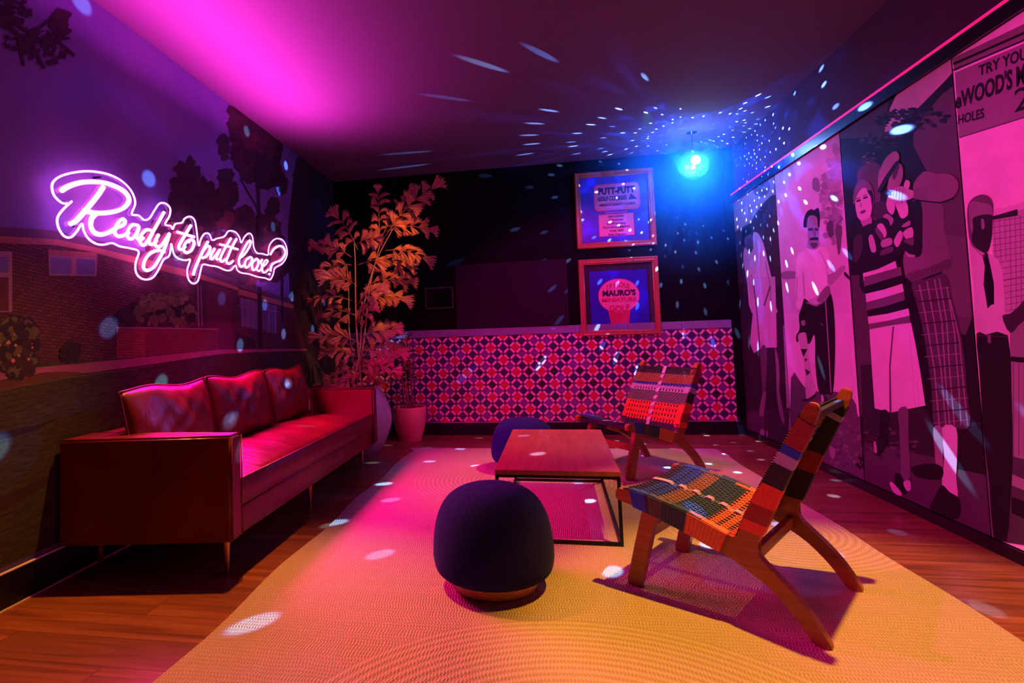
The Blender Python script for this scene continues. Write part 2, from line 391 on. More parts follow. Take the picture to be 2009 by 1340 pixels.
# ------------------------------------------------------------------ flat printed art
class Art:
    """layers of flat shapes on one wall plane, all of one print"""
    def __init__(s, wall, at, step=.0004):
        s.wall = wall; s.at = at; s.step = step; s.k = 0; s.bm = bmesh.new(); s.mats = []; s.clip = None
    def idx(s, m):
        if m not in s.mats: s.mats.append(m)
        return s.mats.index(m)
    def P(s, u, v):
        k = s.step * s.k
        if s.wall == 'L': p = onx(u, v, s.at); p.x = s.at + k
        elif s.wall == 'R': p = onx(u, v, s.at); p.x = s.at - k
        else: p = ony(u, v, s.at); p.y = s.at - k
        if s.clip:
            a = s.clip
            if s.wall in 'LR': p.y = min(max(p.y, a[0]), a[1])
            else: p.x = min(max(p.x, a[0]), a[1])
            p.z = min(max(p.z, a[2]), a[3])
        return p
    def poly(s, pts, m, smooth=0, up=True, conv=None):
        if up: s.k += 1
        if conv: pts = [conv(*p) for p in pts]
        if smooth: pts = [tuple(p) for p in cr(pts, smooth, True)]
        vs_ = []
        for p in pts:
            q = s.P(*p[:2])
            if not vs_ or (vs_[-1].co - q).length > 1e-5: vs_.append(s.bm.verts.new(q))
        if len(vs_) > 2 and (vs_[0].co - vs_[-1].co).length > 1e-5:
            try:
                f = s.bm.faces.new(vs_); f.material_index = s.idx(m)
            except ValueError: pass
    def line(s, pts, wd, m, conv=None):
        if conv: pts = [conv(*p) for p in pts]
        s.k += 1
        for a, b in zip(pts, pts[1:]):
            dx, dy = b[0] - a[0], b[1] - a[1]; L = math.hypot(dx, dy) or 1; nx, ny = -dy / L * wd / 2, dx / L * wd / 2
            s.poly([(a[0] + nx, a[1] + ny), (b[0] + nx, b[1] + ny), (b[0] - nx, b[1] - ny), (a[0] - nx, a[1] - ny)], m, up=False)
    def blobs(s, cx, cy, rx, ry, n, size, ms, rnd, squash=1):
        s.k += 1
        for _ in range(n):
            a = rnd.random() * 2 * PI; q = math.sqrt(rnd.random())
            x, y = cx + rx * q * math.cos(a), cy + ry * q * math.sin(a)
            sz = size * (.5 + rnd.random()); kk = rnd.randint(5, 8); a0 = rnd.random() * 6
            pts = [(x + sz * (.55 + .6 * rnd.random()) * math.cos(a0 + 2 * PI * j / kk), y + squash * sz * (.55 + .6 * rnd.random()) * math.sin(a0 + 2 * PI * j / kk)) for j in range(kk)]
            s.k += .05
            s.poly(pts, rnd.choice(ms), up=False)
    def done(s, name, parent=None):
        me = bpy.data.meshes.new(name); s.bm.to_mesh(me); s.bm.free()
        for m in s.mats: me.materials.append(m)
        o = bpy.data.objects.new(name, me); C.objects.link(o)
        if parent: o.parent = parent
        return o
def text_mesh(txt, bold=.0, extr=0):
    cu = bpy.data.curves.new('lettering', 'FONT'); cu.body = txt; cu.size = 1; cu.offset = bold; cu.extrude = extr; cu.resolution_u = 3
    o = bpy.data.objects.new('lettering', cu); C.objects.link(o)
    dg = bpy.context.evaluated_depsgraph_get(); me = bpy.data.meshes.new_from_object(o.evaluated_get(dg))
    C.objects.unlink(o); bpy.data.objects.remove(o); bpy.data.curves.remove(cu)
    return me
def text_art(txt, quad, mapf, name, m, parent, bold=.0, arch=0, cap=True):
    """lettering fitted in a quad of (u,v): left-bottom, right-bottom, right-top, left-top"""
    me = text_mesh(txt, bold)
    xs = [v.co.x for v in me.vertices]; x0, x1 = min(xs), max(xs); ys = [v.co.y for v in me.vertices]
    y0, y1 = (0, .72) if cap else (min(ys), max(ys))
    for v in me.vertices:
        a = (v.co.x - x0) / (x1 - x0); b = (v.co.y - y0) / (y1 - y0)
        bb = b
        q0 = Vector(quad[0]).lerp(Vector(quad[1]), a); q1 = Vector(quad[3]).lerp(Vector(quad[2]), a)
        q = q0.lerp(q1, bb)
        if arch: q = q + Vector((0, arch * (1 - (2 * a - 1) ** 2)))
        v.co = mapf(q.x, q.y)
    me.materials.append(m)
    o = bpy.data.objects.new(name, me); C.objects.link(o); o.parent = parent
    return o

# ---- left wall: photographic mural of a house
rnd = random.Random(3)
A = Art('L', XL - .003, .00004); A.clip = (YF, YB, .168, H - .001)
SKY = mat('print_sky', (.34, .24, .46), .7); t = NT(SKY); f = t.noise(t.geo((1, 1, 1)), 1.2, 4)
t.col(t.ramp(f, [(.3, (.085, .085, .26)), (.7, (.17, .13, .33))]))
GRASS = mat('print_lawn', (.07, .09, .03), .85); t = NT(GRASS); f = t.noise(t.geo((1, 2, 14)), 9, 6)
t.col(t.ramp(f, [(.35, (.016, .022, .007)), (.65, (.055, .055, .02))]))
BRK = m_brick('print_brick_wall', (.07, .018, .022), (.13, .035, .035), (.03, .012, .02), 13, .10)
BRK2 = m_brick('print_planter_brick', (.20, .035, .03), (.26, .05, .04), (.12, .03, .035), 13, .05)
FASC = m_plain('print_fascia', (.30, .12, .07), .7, 6, .15, 0); FASCD = m_plain('print_roof', (.07, .035, .06), .7, 6, .15, 0)
PATH = m_plain('print_path', (.30, .09, .15), .7, 6, .15, 0); GLASSP = m_plain('print_window', (.10, .08, .20), .5, 4, .4, 0)
WFR = m_plain('print_window_frame', (.26, .16, .2), .7, 4, .1, 0)
LF = [m_plain('print_leaf_%s' % n, c, .8, 8, .2, 0) for n, c in (('black', (.012, .008, .012)), ('umber', (.03, .012, .014)), ('green', (.09, .10, .03)), ('olive', (.16, .15, .06)), ('red', (.10, .025, .03)))]
FLOWER = m_plain('print_blossom', (.55, .2, .16), .8, 8, .2, 0)
p0 = lambda y, z: None
def wallrect(y0, y1, z0, z1, m):
    A.k += 1
    vv = [A.bm.verts.new((A.at + A.step * A.k, a, b)) for a, b in ((y0, z0), (y1, z0), (y1, z1), (y0, z1))]
    A.bm.faces.new(vv).material_index = A.idx(m)
wallrect(YF, YB, .168, H - .001, SKY)
# bushes and trees behind the house
A.blobs(420, 470, 130, 60, 260, 15, [LF[4], LF[1], LF[1], LF[0]], rnd)
A.blobs(470, 520, 90, 50, 120, 13, [LF[4], LF[1], LF[1]], rnd)
A.blobs(345, 420, 22, 18, 50, 6, [LF[3], LF[2], LF[1]], rnd)
for (x, y, rx, ry, n, s_) in ((368, 335, 22, 22, 70, 8), (352, 362, 16, 14, 40, 7), (383, 395, 45, 40, 150, 11), (425, 400, 20, 25, 60, 8),
                              (505, 300, 42, 55, 260, 14), (480, 255, 22, 35, 90, 12), (465, 225, 12, 18, 40, 8), (438, 290, 8, 24, 40, 7), (530, 340, 20, 35, 70, 9), (445, 370, 16, 35, 70, 9),
                              (535, 405, 10, 16, 30, 7), (500, 240, 30, 22, 90, 10), (555, 365, 8, 14, 20, 5),
                              (620, 360, 34, 60, 200, 13), (600, 320, 14, 22, 50, 9), (640, 430, 40, 90, 260, 14), (590, 400, 10, 20, 30, 7), (625, 520, 40, 90, 260, 15), (650, 600, 40, 110, 260, 16)):
    A.blobs(x, y, rx, ry, n, s_, [LF[0], LF[0], LF[1]], rnd)
for pts, wd in (([(500, 330), (506, 380), (508, 470)], 6), ([(470, 350), (490, 385), (505, 410)], 3), ([(505, 370), (530, 368), (545, 360)], 3), ([(520, 300), (512, 340)], 4), ([(552, 470), (553, 590)], 4), ([(560, 500), (561, 535)], 9)):
    A.line(pts, wd, LF[0])
A.poly([(575, 350), (700, 330), (700, 760), (585, 700)], LF[0], 3)
A.blobs(20, 25, 45, 28, 60, 9, [LF[0]], rnd, .6); 
for pts in ([(-30, 0), (40, 55), (110, 95)], [(0, 50), (60, 80), (135, 75)], [(30, 60), (45, 130)], [(60, 80), (85, 135)], [(90, 60), (145, 110)], [(70, 60), (120, 20)]):
    A.line(pts, 5, LF[0])
A.blobs(60, 80, 55, 25, 70, 6, [LF[0]], rnd, .8); A.blobs(118, 45, 16, 28, 45, 7, [LF[0]], rnd); A.blobs(95, 110, 40, 20, 30, 4, [LF[0]], rnd)
# the house
A.poly([(-900, 540), (0, 476), (118, 484), (184, 490), (273, 511), (381, 540), (466, 565), (466, 690), (230, 706), (0, 716), (-900, 760)], BRK)
A.poly([(-900, 470), (0, 446), (100, 452), (178, 470), (273, 492), (381, 517), (466, 550), (466, 566), (381, 536), (273, 508), (178, 486), (100, 470), (0, 462), (-900, 492)], FASCD)
A.poly([(-900, 500), (0, 463), (110, 470), (178, 484), (273, 506), (381, 534), (466, 564), (466, 577), (381, 548), (273, 520), (178, 494), (110, 482), (0, 477), (-900, 530)], FASC)
A.poly([(466, 575), (575, 602), (600, 690), (455, 690)], m_plain('print_recess', (.05, .016, .03), .8, 4, .2, 0))
A.poly([(381, 545), (466, 570), (466, 690), (395, 690), (380, 640)], MATS['print_recess'])
A.poly([(404, 556), (455, 572), (455, 686), (404, 686)], m_plain('print_porch_wall', (.09, .02, .035), .8, 4, .2, 0))
A.poly([(466, 566), (575, 598), (575, 606), (466, 578)], FASC); A.poly([(466, 556), (575, 588), (575, 596), (466, 564)], FASCD)
A.poly([(468, 584), (540, 600), (540, 655), (472, 640)], GLASSP)
for x in (474, 486, 495, 512, 526, 540): A.line([(x, 583 + (x - 468) * .22), (x, 640 + (x - 468) * .2)], 1.6, WFR)
A.line([(466, 600), (545, 612)], 1.8, WFR)
A.line([(386, 558), (388, 640)], 2.5, WFR); A.line([(392, 560), (395, 640)], 1.5, WFR)
A.poly([(462, 650), (500, 668), (500, 690), (458, 690)], LF[0]); A.line([(500, 660), (502, 690)], 3, FASCD)
A.poly([(503, 562), (512, 564), (513, 690), (505, 690)], LF[0])
# windows
A.poly([(92, 490), (188, 496), (187, 542), (94, 541)], WFR); A.poly([(93, 490), (188, 496), (188, 506), (93, 500)], FASC)
A.poly([(96, 506), (137, 508), (137, 538), (97, 537)], GLASSP); A.poly([(147, 508), (184, 510), (184, 539), (147, 539)], GLASSP)
A.poly([(137, 504), (147, 505), (147, 542), (137, 541)], m_plain('print_mullion', (.3, .16, .16), .7, 6, .1, 0))
A.poly([(-200, 480), (21, 494), (21, 612), (-200, 620)], WFR); A.poly([(-200, 500), (14, 504), (14, 535), (-200, 535)], GLASSP); A.poly([(-200, 542), (14, 544), (14, 610), (-200, 612)], MATS['print_porch_wall'])
# planter with shrub, shadow on wall
A.blobs(300, 620, 70, 22, 90, 11, [LF[0], LF[1]], rnd)
A.blobs(325, 612, 58, 32, 260, 8, [LF[2], LF[2], LF[1], LF[0], LF[3]], rnd)
A.blobs(300, 590, 26, 14, 60, 5, [LF[3], LF[2]], rnd); A.blobs(345, 585, 20, 12, 40, 5, [LF[3], LF[2]], rnd)
A.poly([(225, 643), (283, 643), (283, 705), (225, 706)], BRK2); A.poly([(283, 643), (426, 645), (426, 690), (283, 705)], m_brick('print_planter_side', (.12, .02, .022), (.17, .032, .03), (.08, .02, .025), 13, .12))
A.line([(225, 643), (283, 643), (426, 646)], 2, WFR)
# lawn and path
A.poly([(-900, 760), (0, 716), (230, 704), (427, 686), (600, 684), (660, 760), (700, 1100), (-900, 1500)], GRASS)
A.poly([(-900, 770), (60, 722), (230, 706), (427, 686), (600, 684), (600, 688), (496, 691), (427, 695), (279, 717), (160, 733), (60, 742), (-900, 860)], PATH)
A.poly([(-600, 850), (0, 745), (100, 730), (158, 733), (70, 750), (0, 768), (-600, 920)], m_plain('print_bed', (.10, .04, .015), .8, 8, .3, 0), 3)
for q in ([(0, 765), (120, 742), (300, 718)], ): A.line(q, 2, LF[2])
A.poly([(-20, 852), (60, 836), (110, 820), (60, 846), (-20, 866)], LF[0], 4)
A.poly([(-20, 985), (80, 940), (140, 905), (90, 950), (-20, 1010)], LF[1], 4)
A.blobs(30, 680, 42, 62, 340, 8, [LF[0], LF[0], LF[1], LF[2]], rnd)
A.blobs(30, 690, 40, 50, 9, 4, [FLOWER], rnd)
A.blobs(135, 690, 18, 18, 30, 7, [LF[0]], rnd)
tag(A.done('wall_mural'), 'photo mural of brick house, trees and lawn covering left wall behind neon sign', 'mural')

# ---- right wall: four printed panels of golfers
def cv(ox, oy, s): return lambda x, y: (ox + s * x, oy + s * y)
def panel(y0, y1, label, base, build, texts=None):
    e_ = empty('mural_panel', (XR - .015, (y0 + y1) / 2, .065))
    bm = bmesh.new(); bx(bm, XP + .001, XR - .001, y0 + .004, y1 - .004, .066, 2.513)
    b = link('panel_board', bm, gray(.1))
    a = Art('R', XP, .00003); a.clip = (y0 + .004, y1 - .004, .067, 2.512)
    a.k = 1
    vv = [a.bm.verts.new((XP - a.step, p, q)) for p, q in ((y1 - .004, .067), (y0 + .004, .067), (y0 + .004, 2.512), (y1 - .004, 2.512))]
    a.bm.faces.new(vv).material_index = a.idx(gray(base))
    build(a); kk = a.k
    o = a.done('printed_photo')
    M = Matrix.Translation(-Vector(e_.location))
    for q in (o, b): q.data.transform(M); q.parent = e_
    if texts:
        for tx, quad, conv, bold in texts:
            def mp(u, v, conv=conv):
                p = onx(*conv(u, v), XP); p.x = XP - a.step * (kk + 2); p.y = min(max(p.y, y0 + .004), y1 - .004); return p - Vector(e_.location)
            text_art(tx, quad, mp, 'printed_lettering', gray(.1), e_, bold)
    tag(e_, label, 'mural panel', 'printed golfer panels on the right wall')
    return e_
c1 = cv(1430, 280, .2388); c2 = cv(1430, 560, .2836); c3 = cv(1640, 240, .2389); c3b = cv(1640, 540, .3731)
c4 = cv(1840, 20, .2986); c4b = cv(1860, 340, .2838); cB = cv(1420, 500, .4479); cA = cv(1420, 100, .373)
def b1(a):
    P = a.poly; r = random.Random(5)
    P([(0, 760), (200, 640), (460, 900), (460, 1500), (0, 1500)], gray(.2), 0, conv=c1)
    P([(180, 660), (300, 480), (395, 430), (460, 600), (460, 1200), (330, 1150), (270, 1000), (250, 760)], gray(.2), 3, conv=c1)
    P([(20, 1220), (500, 1180), (500, 1500), (20, 1500)], gray(.15), conv=c1)
    P([(0, 0), (430, 0), (430, 1400), (0, 1400)], gray(.15), conv=c2)
    P([(40, 830), (430, 850), (430, 1400), (40, 1200)], gray(.2), conv=c2)
    P([(100, 900), (230, 880), (230, 1000), (130, 1010)], gray(.25), 4, conv=c2)
    P([(200, 400), (215, 335), (260, 300), (315, 310), (340, 360), (315, 420), (265, 445), (220, 430)], gray(.35), 4, conv=c1)
    P([(105, 820), (105, 760), (120, 705), (155, 683), (180, 705), (178, 745), (165, 800), (130, 850)], gray(.1), 4, conv=c1)
    P([(125, 800), (170, 750), (205, 780), (198, 860), (180, 900), (150, 880)], gray(.3), 4, conv=c1)
    P([(130, 860), (150, 880), (180, 900), (200, 860), (200, 745), (240, 745), (285, 830), (315, 960), (355, 1130), (385, 1340), (385, 1400), (190, 1400), (150, 1150), (118, 960)], gray(.75), 3, conv=c1)
    P([(180, 1080), (215, 1190), (240, 1340), (215, 1340), (195, 1200)], gray(.15), 3, conv=c1)
    P([(132, -60), (320, -60), (328, 200), (332, 430), (270, 430), (215, 440), (175, 470), (145, 400), (165, 200)], gray(.7), conv=c2)
    a.line([(300, 980), (345, 1200), (340, 1300)], 2, gray(.5), conv=c1)
    a.line([(340, 1180), (290, 1340)], 3, gray(.3), conv=c1)
    a.line([(172, 0), (195, 200), (212, 400), (240, 720), (240, 1040)], 2.2, gray(.3), conv=c2)
    P([(222, 440), (262, 440), (258, 640), (252, 745), (232, 745)], gray(.3), 3, conv=c2)
    P([(318, 430), (345, 520), (350, 640), (352, 745), (385, 930), (372, 952), (345, 860), (330, 740), (328, 600)], gray(.45), 3, conv=c2)
    P([(210, 870), (236, 745), (258, 745), (240, 890), (222, 905)], gray(.45), 3, conv=c2)
    P([(215, 1030), (222, 995), (245, 1000), (242, 1045)], gray(.5), 3, conv=c2); P([(258, 1010), (270, 1010), (270, 1050), (262, 1050)], gray(.5), 3, conv=c2)
    P([(375, 340), (400, 340), (402, 440), (380, 440)], gray(.05), conv=c1)
    a.blobs(1510, 430, 16, 60, 20, 1.2, [gray(.4)], r)
def b2(a):
    P = a.poly; r = random.Random(9)
    P([(440, 1060), (1000, 1050), (1000, 1400), (440, 1400)], gray(.75), conv=c1)
    P([(440, 1060), (560, 1060), (560, 1110), (440, 1120)], gray(.5), 3, conv=c1)
    a.blobs(1630, 400, 20, 70, 130, 6, [gray(.55), gray(.6), gray(.65), gray(.5)], r)
    a.blobs(1640, 330, 16, 50, 60, 6, [gray(.65), gray(.6)], r); a.blobs(1640, 445, 12, 40, 60, 4, [gray(.45), gray(.55)], r)
    P([(690, 300), (720, 285), (745, 320), (745, 400), (690, 380)], gray(.45), 4, conv=c1)
    P([(800, 680), (850, 640), (860, 750), (830, 780)], gray(.3), 3, conv=c1); P([(880, 700), (930, 690), (915, 900), (895, 900)], gray(.35), 3, conv=c1)
    P([(430, 640), (520, 700), (640, 740), (760, 740), (900, 860), (960, 1400), (400, 1400)], gray(.3), 3, conv=c2)
    a.blobs(1660, 880, 35, 60, 60, 4, [gray(.35), gray(.25), gray(.4)], r)
    P([(0, 850), (390, 850), (420, 900), (400, 1340), (340, 1340)], gray(.2), conv=c2)
    P([(555, 960), (600, 900), (650, 860), (760, 850), (815, 890), (840, 1000), (830, 1180), (640, 1300), (620, 1250), (600, 1340), (552, 1340)], gray(.9), 3, conv=c1)
    a.line([(610, 1060), (618, 1200), (622, 1260)], 2, gray(.6), conv=c1); a.line([(745, 880), (800, 1000), (815, 1120)], 1.5, gray(.65), conv=c1); a.line([(560, 1100), (556, 1300)], 1.5, gray(.6), conv=c1)
    P([(645, 860), (660, 790), (735, 790), (745, 850), (700, 880)], gray(.6), 3, conv=c1)
    P([(645, 700), (655, 600), (725, 595), (738, 700), (738, 800), (715, 855), (690, 865), (662, 830)], gray(.55), 4, conv=c1)
    P([(615, 690), (617, 630), (640, 570), (680, 545), (700, 555), (735, 535), (748, 600), (745, 690), (733, 690), (722, 610), (665, 598), (645, 640), (640, 695)], gray(.1), 3, conv=c1)
    P([(655, 705), (690, 700), (690, 722), (658, 722)], gray(.2), 3, conv=c1); P([(705, 702), (735, 706), (733, 722), (706, 722)], gray(.2), 3, conv=c1)
    P([(695, 715), (712, 715), (716, 765), (698, 768)], gray(.4), 3, conv=c1)
    P([(664, 800), (680, 780), (730, 778), (738, 800), (715, 800), (690, 802)], gray(.1), 3, conv=c1)
    P([(668, 825), (730, 825), (720, 860), (690, 866)], gray(.3), 3, conv=c1)
    P([(815, 1090), (860, 1070), (930, 1010), (960, 1030), (900, 1110), (840, 1170), (815, 1160)], gray(.6), 3, conv=c1)
    P([(955, 1060), (1000, 1110), (1000, 1130), (950, 1090)], gray(.1), 3, conv=c1)
    P([(505, 150), (525, 90), (570, 130), (620, 140), (660, 60), (695, 40), (722, 120), (735, 300), (735, 500), (722, 735), (690, 752), (625, 740), (600, 560), (598, 400), (590, 340), (565, 395), (545, 400), (535, 335), (510, 330), (475, 395), (465, 350), (490, 300), (485, 210)], gray(.1), 3, conv=c2)
    a.line([(535, 118), (600, 140), (650, 120)], 2.5, gray(.5), conv=c2)
    P([(610, 100), (650, 30), (690, 0), (700, 60), (650, 120)], gray(.45), 3, conv=c2)
    a.line([(668, 90), (690, 420), (708, 740)], 1.8, gray(.6), conv=c2); a.line([(635, 260), (655, 280)], 2, gray(.4), conv=c2)
    P([(500, 250), (525, 240), (530, 270), (510, 280)], gray(.5), 3, conv=c2)
    P([(478, 345), (535, 335), (550, 480), (575, 620), (605, 730), (560, 775), (535, 775), (525, 600), (500, 440)], gray(.7), 3, conv=c2)
    for q in ([(498, 440), (545, 440), (518, 495)], [(528, 575), (566, 600), (540, 625)], [(525, 505), (545, 510), (530, 530)]): P(q, gray(.1), conv=c2)
    P([(510, 790), (560, 780), (600, 750), (600, 770), (560, 795), (515, 800)], gray(.05), 3, conv=c2)
    P([(635, 755), (660, 760), (682, 785), (672, 820), (652, 815)], gray(.1), 3, conv=c2); P([(640, 760), (655, 765), (660, 825), (645, 820)], gray(.7), 3, conv=c2)
    P([(848, 450), (868, 435), (885, 600), (908, 880), (890, 885), (875, 700)], gray(.85), 3, conv=c2)
    P([(700, 1110), (740, 1140), (725, 1200), (700, 1170)], gray(.5), 3, conv=c2); a.blobs(1690, 905, 8, 14, 14, 3, [gray(.1)], r)
def b3(a):
    P = a.poly; r = random.Random(12)
    P([(1000, 430), (1215, 180), (1245, 440), (1310, 1400), (1160, 1400), (1140, 800), (1050, 600)], gray(.3), 3, conv=cA)
    P([(1150, 960), (1290, 980), (1300, 1400), (1160, 1400)], gray(.35), conv=cA)
    P([(560, 250), (900, 90), (870, 250), (840, 450), (600, 470)], gray(.25), conv=cA)
    P([(845, 450), (850, 380), (875, 300), (905, 215), (1205, 30), (1210, 110), (1100, 230), (1000, 330), (880, 420)], gray(.8), conv=cA)
    for q in ([(845, 450), (1000, 340), (1208, 130)], [(700, 560), (900, 440), (1100, 300)], [(740, 600), (900, 500), (1040, 380)]): a.line(q, 9, gray(.1), conv=cA)
    a.blobs(1790, 235, 70, 22, 70, 8, [gray(.1), gray(.1), gray(.2)], r, .5)
    a.blobs(1730, 275, 45, 18, 50, 5, [gray(.2), gray(.3), gray(.15)], r, .5)
    a.blobs(1705, 310, 16, 12, 30, 3, [gray(.45), gray(.3), gray(.2)], r, .6)
    P([(190, 380), (360, 350), (350, 780), (300, 780), (190, 560)], gray(.3), 3, conv=c3)
    P([(290, 680), (420, 650), (430, 780), (300, 780)], gray(.2), 3, conv=c3)
    # ground of the lower half
    P([(80, 0), (150, 0), (190, 300), (200, 720), (130, 740)], gray(.25), conv=c3b)
    P([(130, 470), (190, 470), (230, 720), (500, 700), (520, 800), (820, 780), (860, 1500), (100, 1500), (140, 740)], gray(.15), conv=c3b)
    P([(150, 880), (400, 930), (820, 1030), (860, 1500), (150, 1500)], gray(.25), conv=c3b)
    P([(600, 800), (820, 800), (820, 1060), (640, 1020)], gray(.1), conv=c3b)
    a.blobs(1740, 870, 60, 30, 60, 6, [gray(.2), gray(.3), gray(.1)], r, .5)
    # man, plaid knickers and cable sweater
    P([(640, 620), (860, 640), (890, 850), (915, 1000), (935, 1170), (760, 1250), (605, 1310), (560, 1200), (560, 1080), (620, 900)], gray(.4), 3, conv=c3)
    P([(590, 1240), (760, 1190), (930, 1120), (945, 1190), (770, 1260), (608, 1320)], gray(.3), 3, conv=c3)
    for i in range(14): a.line([(615 + i * 24, 1250 - i * 8), (622 + i * 24, 1295 - i * 9)], .9, gray(.15), conv=c3)
    for i in range(8): a.line([(700 + i * 22, 680), (720 + i * 24, 1160 - i * 8)], .8, gray(.45), conv=c3)
    P([(600, 700), (700, 650), (712, 900), (706, 1080), (640, 1100), (600, 1000)], gray(.1), 3, conv=c3)
    P([(355, 0), (405, 40), (455, 250), (510, 560), (522, 800), (470, 690), (420, 450), (395, 250), (385, 100)], gray(.05), conv=c3b)
    P([(400, 42), (480, 20), (580, -5), (612, 120), (655, 290), (680, 460), (692, 620), (706, 795), (610, 800), (520, 800), (505, 600), (465, 320), (430, 160)], gray(.25), 3, conv=c3b)
    for q in ([(440, 50), (480, 250), (520, 500), (545, 790)], [(520, 20), (560, 250), (575, 500), (600, 790)], [(545, 15), (585, 250), (600, 500), (625, 790)], [(480, 30), (520, 250), (555, 500), (580, 790)], [(585, 60), (625, 300), (645, 550), (660, 790)], [(600, 120), (650, 330), (675, 600), (695, 790)]):
        a.line(q, 2.6, gray(.5), conv=c3b)
    for i in range(13): 
        y = 70 + i * 58; a.line([(420 + i * 8, y + 12), (600 + min(i, 10) * 10, y - 6)], 2.0 if i % 2 else 1.2, gray(.1 if i % 2 else .5), conv=c3b)
    P([(560, 803), (635, 803), (640, 950), (635, 1060), (643, 1165), (605, 1155), (560, 1105), (572, 960)], gray(.75), 3, conv=c3b)
    P([(515, 803), (560, 803), (565, 950), (562, 1015), (530, 1000), (520, 900)], gray(.5), 3, conv=c3b)
    P([(558, 1103), (600, 1140), (642, 1165), (656, 1200), (655, 1262), (620, 1282), (540, 1250), (495, 1222), (520, 1170)], gray(.1), 3, conv=c3b)
    P([(400, 1010), (510, 990), (565, 1015), (550, 1075), (430, 1060)], gray(.1), 3, conv=c3b)
    # woman, striped sweater and pale skirt
    P([(178, 285), (300, 262), (398, 250), (420, 360), (445, 500), (473, 685), (400, 700), (292, 722), (206, 700), (192, 500)], gray(.8), conv=c3b)
    P([(300, 268), (308, 268), (290, 480), (295, 720), (284, 720), (282, 480)], gray(.3), conv=c3b)
    a.line([(390, 300), (420, 690)], 1.2, gray(.7), conv=c3b); a.line([(430, 560), (440, 690)], 1.2, gray(.65), conv=c3b)
    P([(330, 708), (380, 702), (384, 860), (392, 1060), (350, 1080), (342, 940), (335, 800)], gray(.35), 3, conv=c3b)
    P([(235, 722), (278, 722), (272, 870), (240, 940), (205, 935), (228, 850)], gray(.1), 3, conv=c3b); P([(200, 880), (212, 878), (218, 930), (205, 930)], gray(.6), 3, conv=c3b)
    P([(315, 1040), (350, 1060), (378, 1135), (345, 1152), (310, 1100)], gray(.05), 3, conv=c3b)
    P([(285, 1095), (300, 1090), (348, 1145), (338, 1160), (305, 1140)], gray(.75), 3, conv=c3b); P([(357, 1090), (390, 1080), (396, 1125), (376, 1135)], gray(.7), 3, conv=c3b)
    P([(138, 930), (200, 880), (240, 860), (330, 800), (400, 780), (440, 730), (480, 780), (560, 790), (620, 780), (640, 900), (640, 1080), (560, 1060), (520, 1150), (560, 1400), (225, 1400), (200, 1190), (150, 1170)], gray(.08), 3, conv=c3)
    P([(225, 1240), (350, 1205), (492, 1138), (507, 1200), (370, 1262), (232, 1302)], gray(.8), conv=c3)
    P([(232, 1304), (370, 1264), (507, 1203), (517, 1252), (380, 1312), (238, 1350)], gray(.35), conv=c3)
    P([(150, 10), (345, -45), (350, 2), (155, 60)], gray(.35), conv=c3b); P([(155, 58), (345, 0), (352, 44), (158, 98)], gray(.05), conv=c3b)
    P([(158, 98), (255, 75), (352, 44), (360, 86), (260, 116), (162, 142)], gray(.8), conv=c3b); P([(162, 142), (260, 116), (361, 88), (366, 130), (265, 162), (165, 185)], gray(.35), conv=c3b)
    P([(165, 185), (265, 162), (377, 130), (385, 172), (275, 202), (172, 218)], gray(.05), conv=c3b); P([(170, 218), (275, 202), (385, 174), (390, 212), (280, 238), (174, 256)], gray(.8), conv=c3b)
    P([(174, 256), (280, 238), (390, 212), (394, 250), (300, 262), (178, 284)], gray(.35), conv=c3b)
    for q, g in (([(340, 850), (385, 830), (420, 900), (405, 950), (370, 900)], .7), ([(325, 880), (345, 865), (395, 930), (385, 975), (340, 920)], .3), ([(378, 975), (452, 948), (465, 1000), (385, 1028)], .6), ([(380, 1050), (465, 1020), (470, 1060), (375, 1095)], .3), ([(272, 950), (305, 925), (335, 1050), (295, 1062)], .65),
                 ([(480, 975), (530, 888), (555, 935), (512, 1025)], .7), ([(555, 905), (628, 860), (640, 935), (590, 965)], .7), ([(560, 970), (640, 945), (640, 1010), (600, 1000)], .3), ([(545, 850), (608, 805), (612, 845), (560, 862)], .55), ([(390, 775), (425, 750), (478, 795), (455, 850), (435, 800)], .55), ([(575, 1050), (600, 1080), (655, 1090), (640, 1108), (590, 1100)], .6), ([(150, 960), (215, 920), (220, 1050), (160, 1160)], .2)):
        P(q, gray(g), 3, conv=c3)
    P([(205, 790), (290, 770), (295, 840), (240, 862), (225, 850)], gray(.6), 3, conv=c3)
    P([(225, 860), (290, 830), (300, 850), (240, 885)], gray(.1), 3, conv=c3)
    P([(162, 620), (180, 560), (230, 520), (270, 560), (298, 620), (300, 700), (285, 770), (235, 802), (190, 790), (168, 720)], gray(.8), 4, conv=c3)
    P([(145, 660), (150, 580), (170, 515), (215, 472), (265, 482), (300, 530), (318, 600), (318, 660), (300, 690), (292, 620), (262, 565), (250, 540), (215, 545), (178, 600), (165, 640), (155, 670)], gray(.4), 3, conv=c3)
    P([(262, 565), (300, 560), (315, 620), (310, 660), (298, 680), (290, 610)], gray(.1), 3, conv=c3)
    for q, g in (([(172, 642), (205, 630), (208, 645), (178, 656)], .15), ([(228, 618), (262, 606), (264, 620), (232, 630)], .15), ([(170, 625), (205, 612), (205, 618), (172, 632)], .3), ([(228, 600), (262, 590), (262, 595), (230, 606)], .3), ([(205, 640), (222, 690), (205, 695)], .6), ([(202, 738), (222, 722), (250, 718), (243, 742), (215, 752)], .35)):
        P(q, gray(g), 2, conv=c3)
    # man's arm, cap, face, both hands on the grip
    P([(640, 560), (645, 500), (700, 425), (750, 400), (840, 420), (940, 425), (1000, 470), (1012, 540), (965, 615), (860, 652), (740, 640), (640, 625)], gray(.45), 4, conv=c3)
    for i in range(6): a.line([(642, 555 + i * 13), (760, 525 + i * 20)], 1, gray(.3), conv=c3)
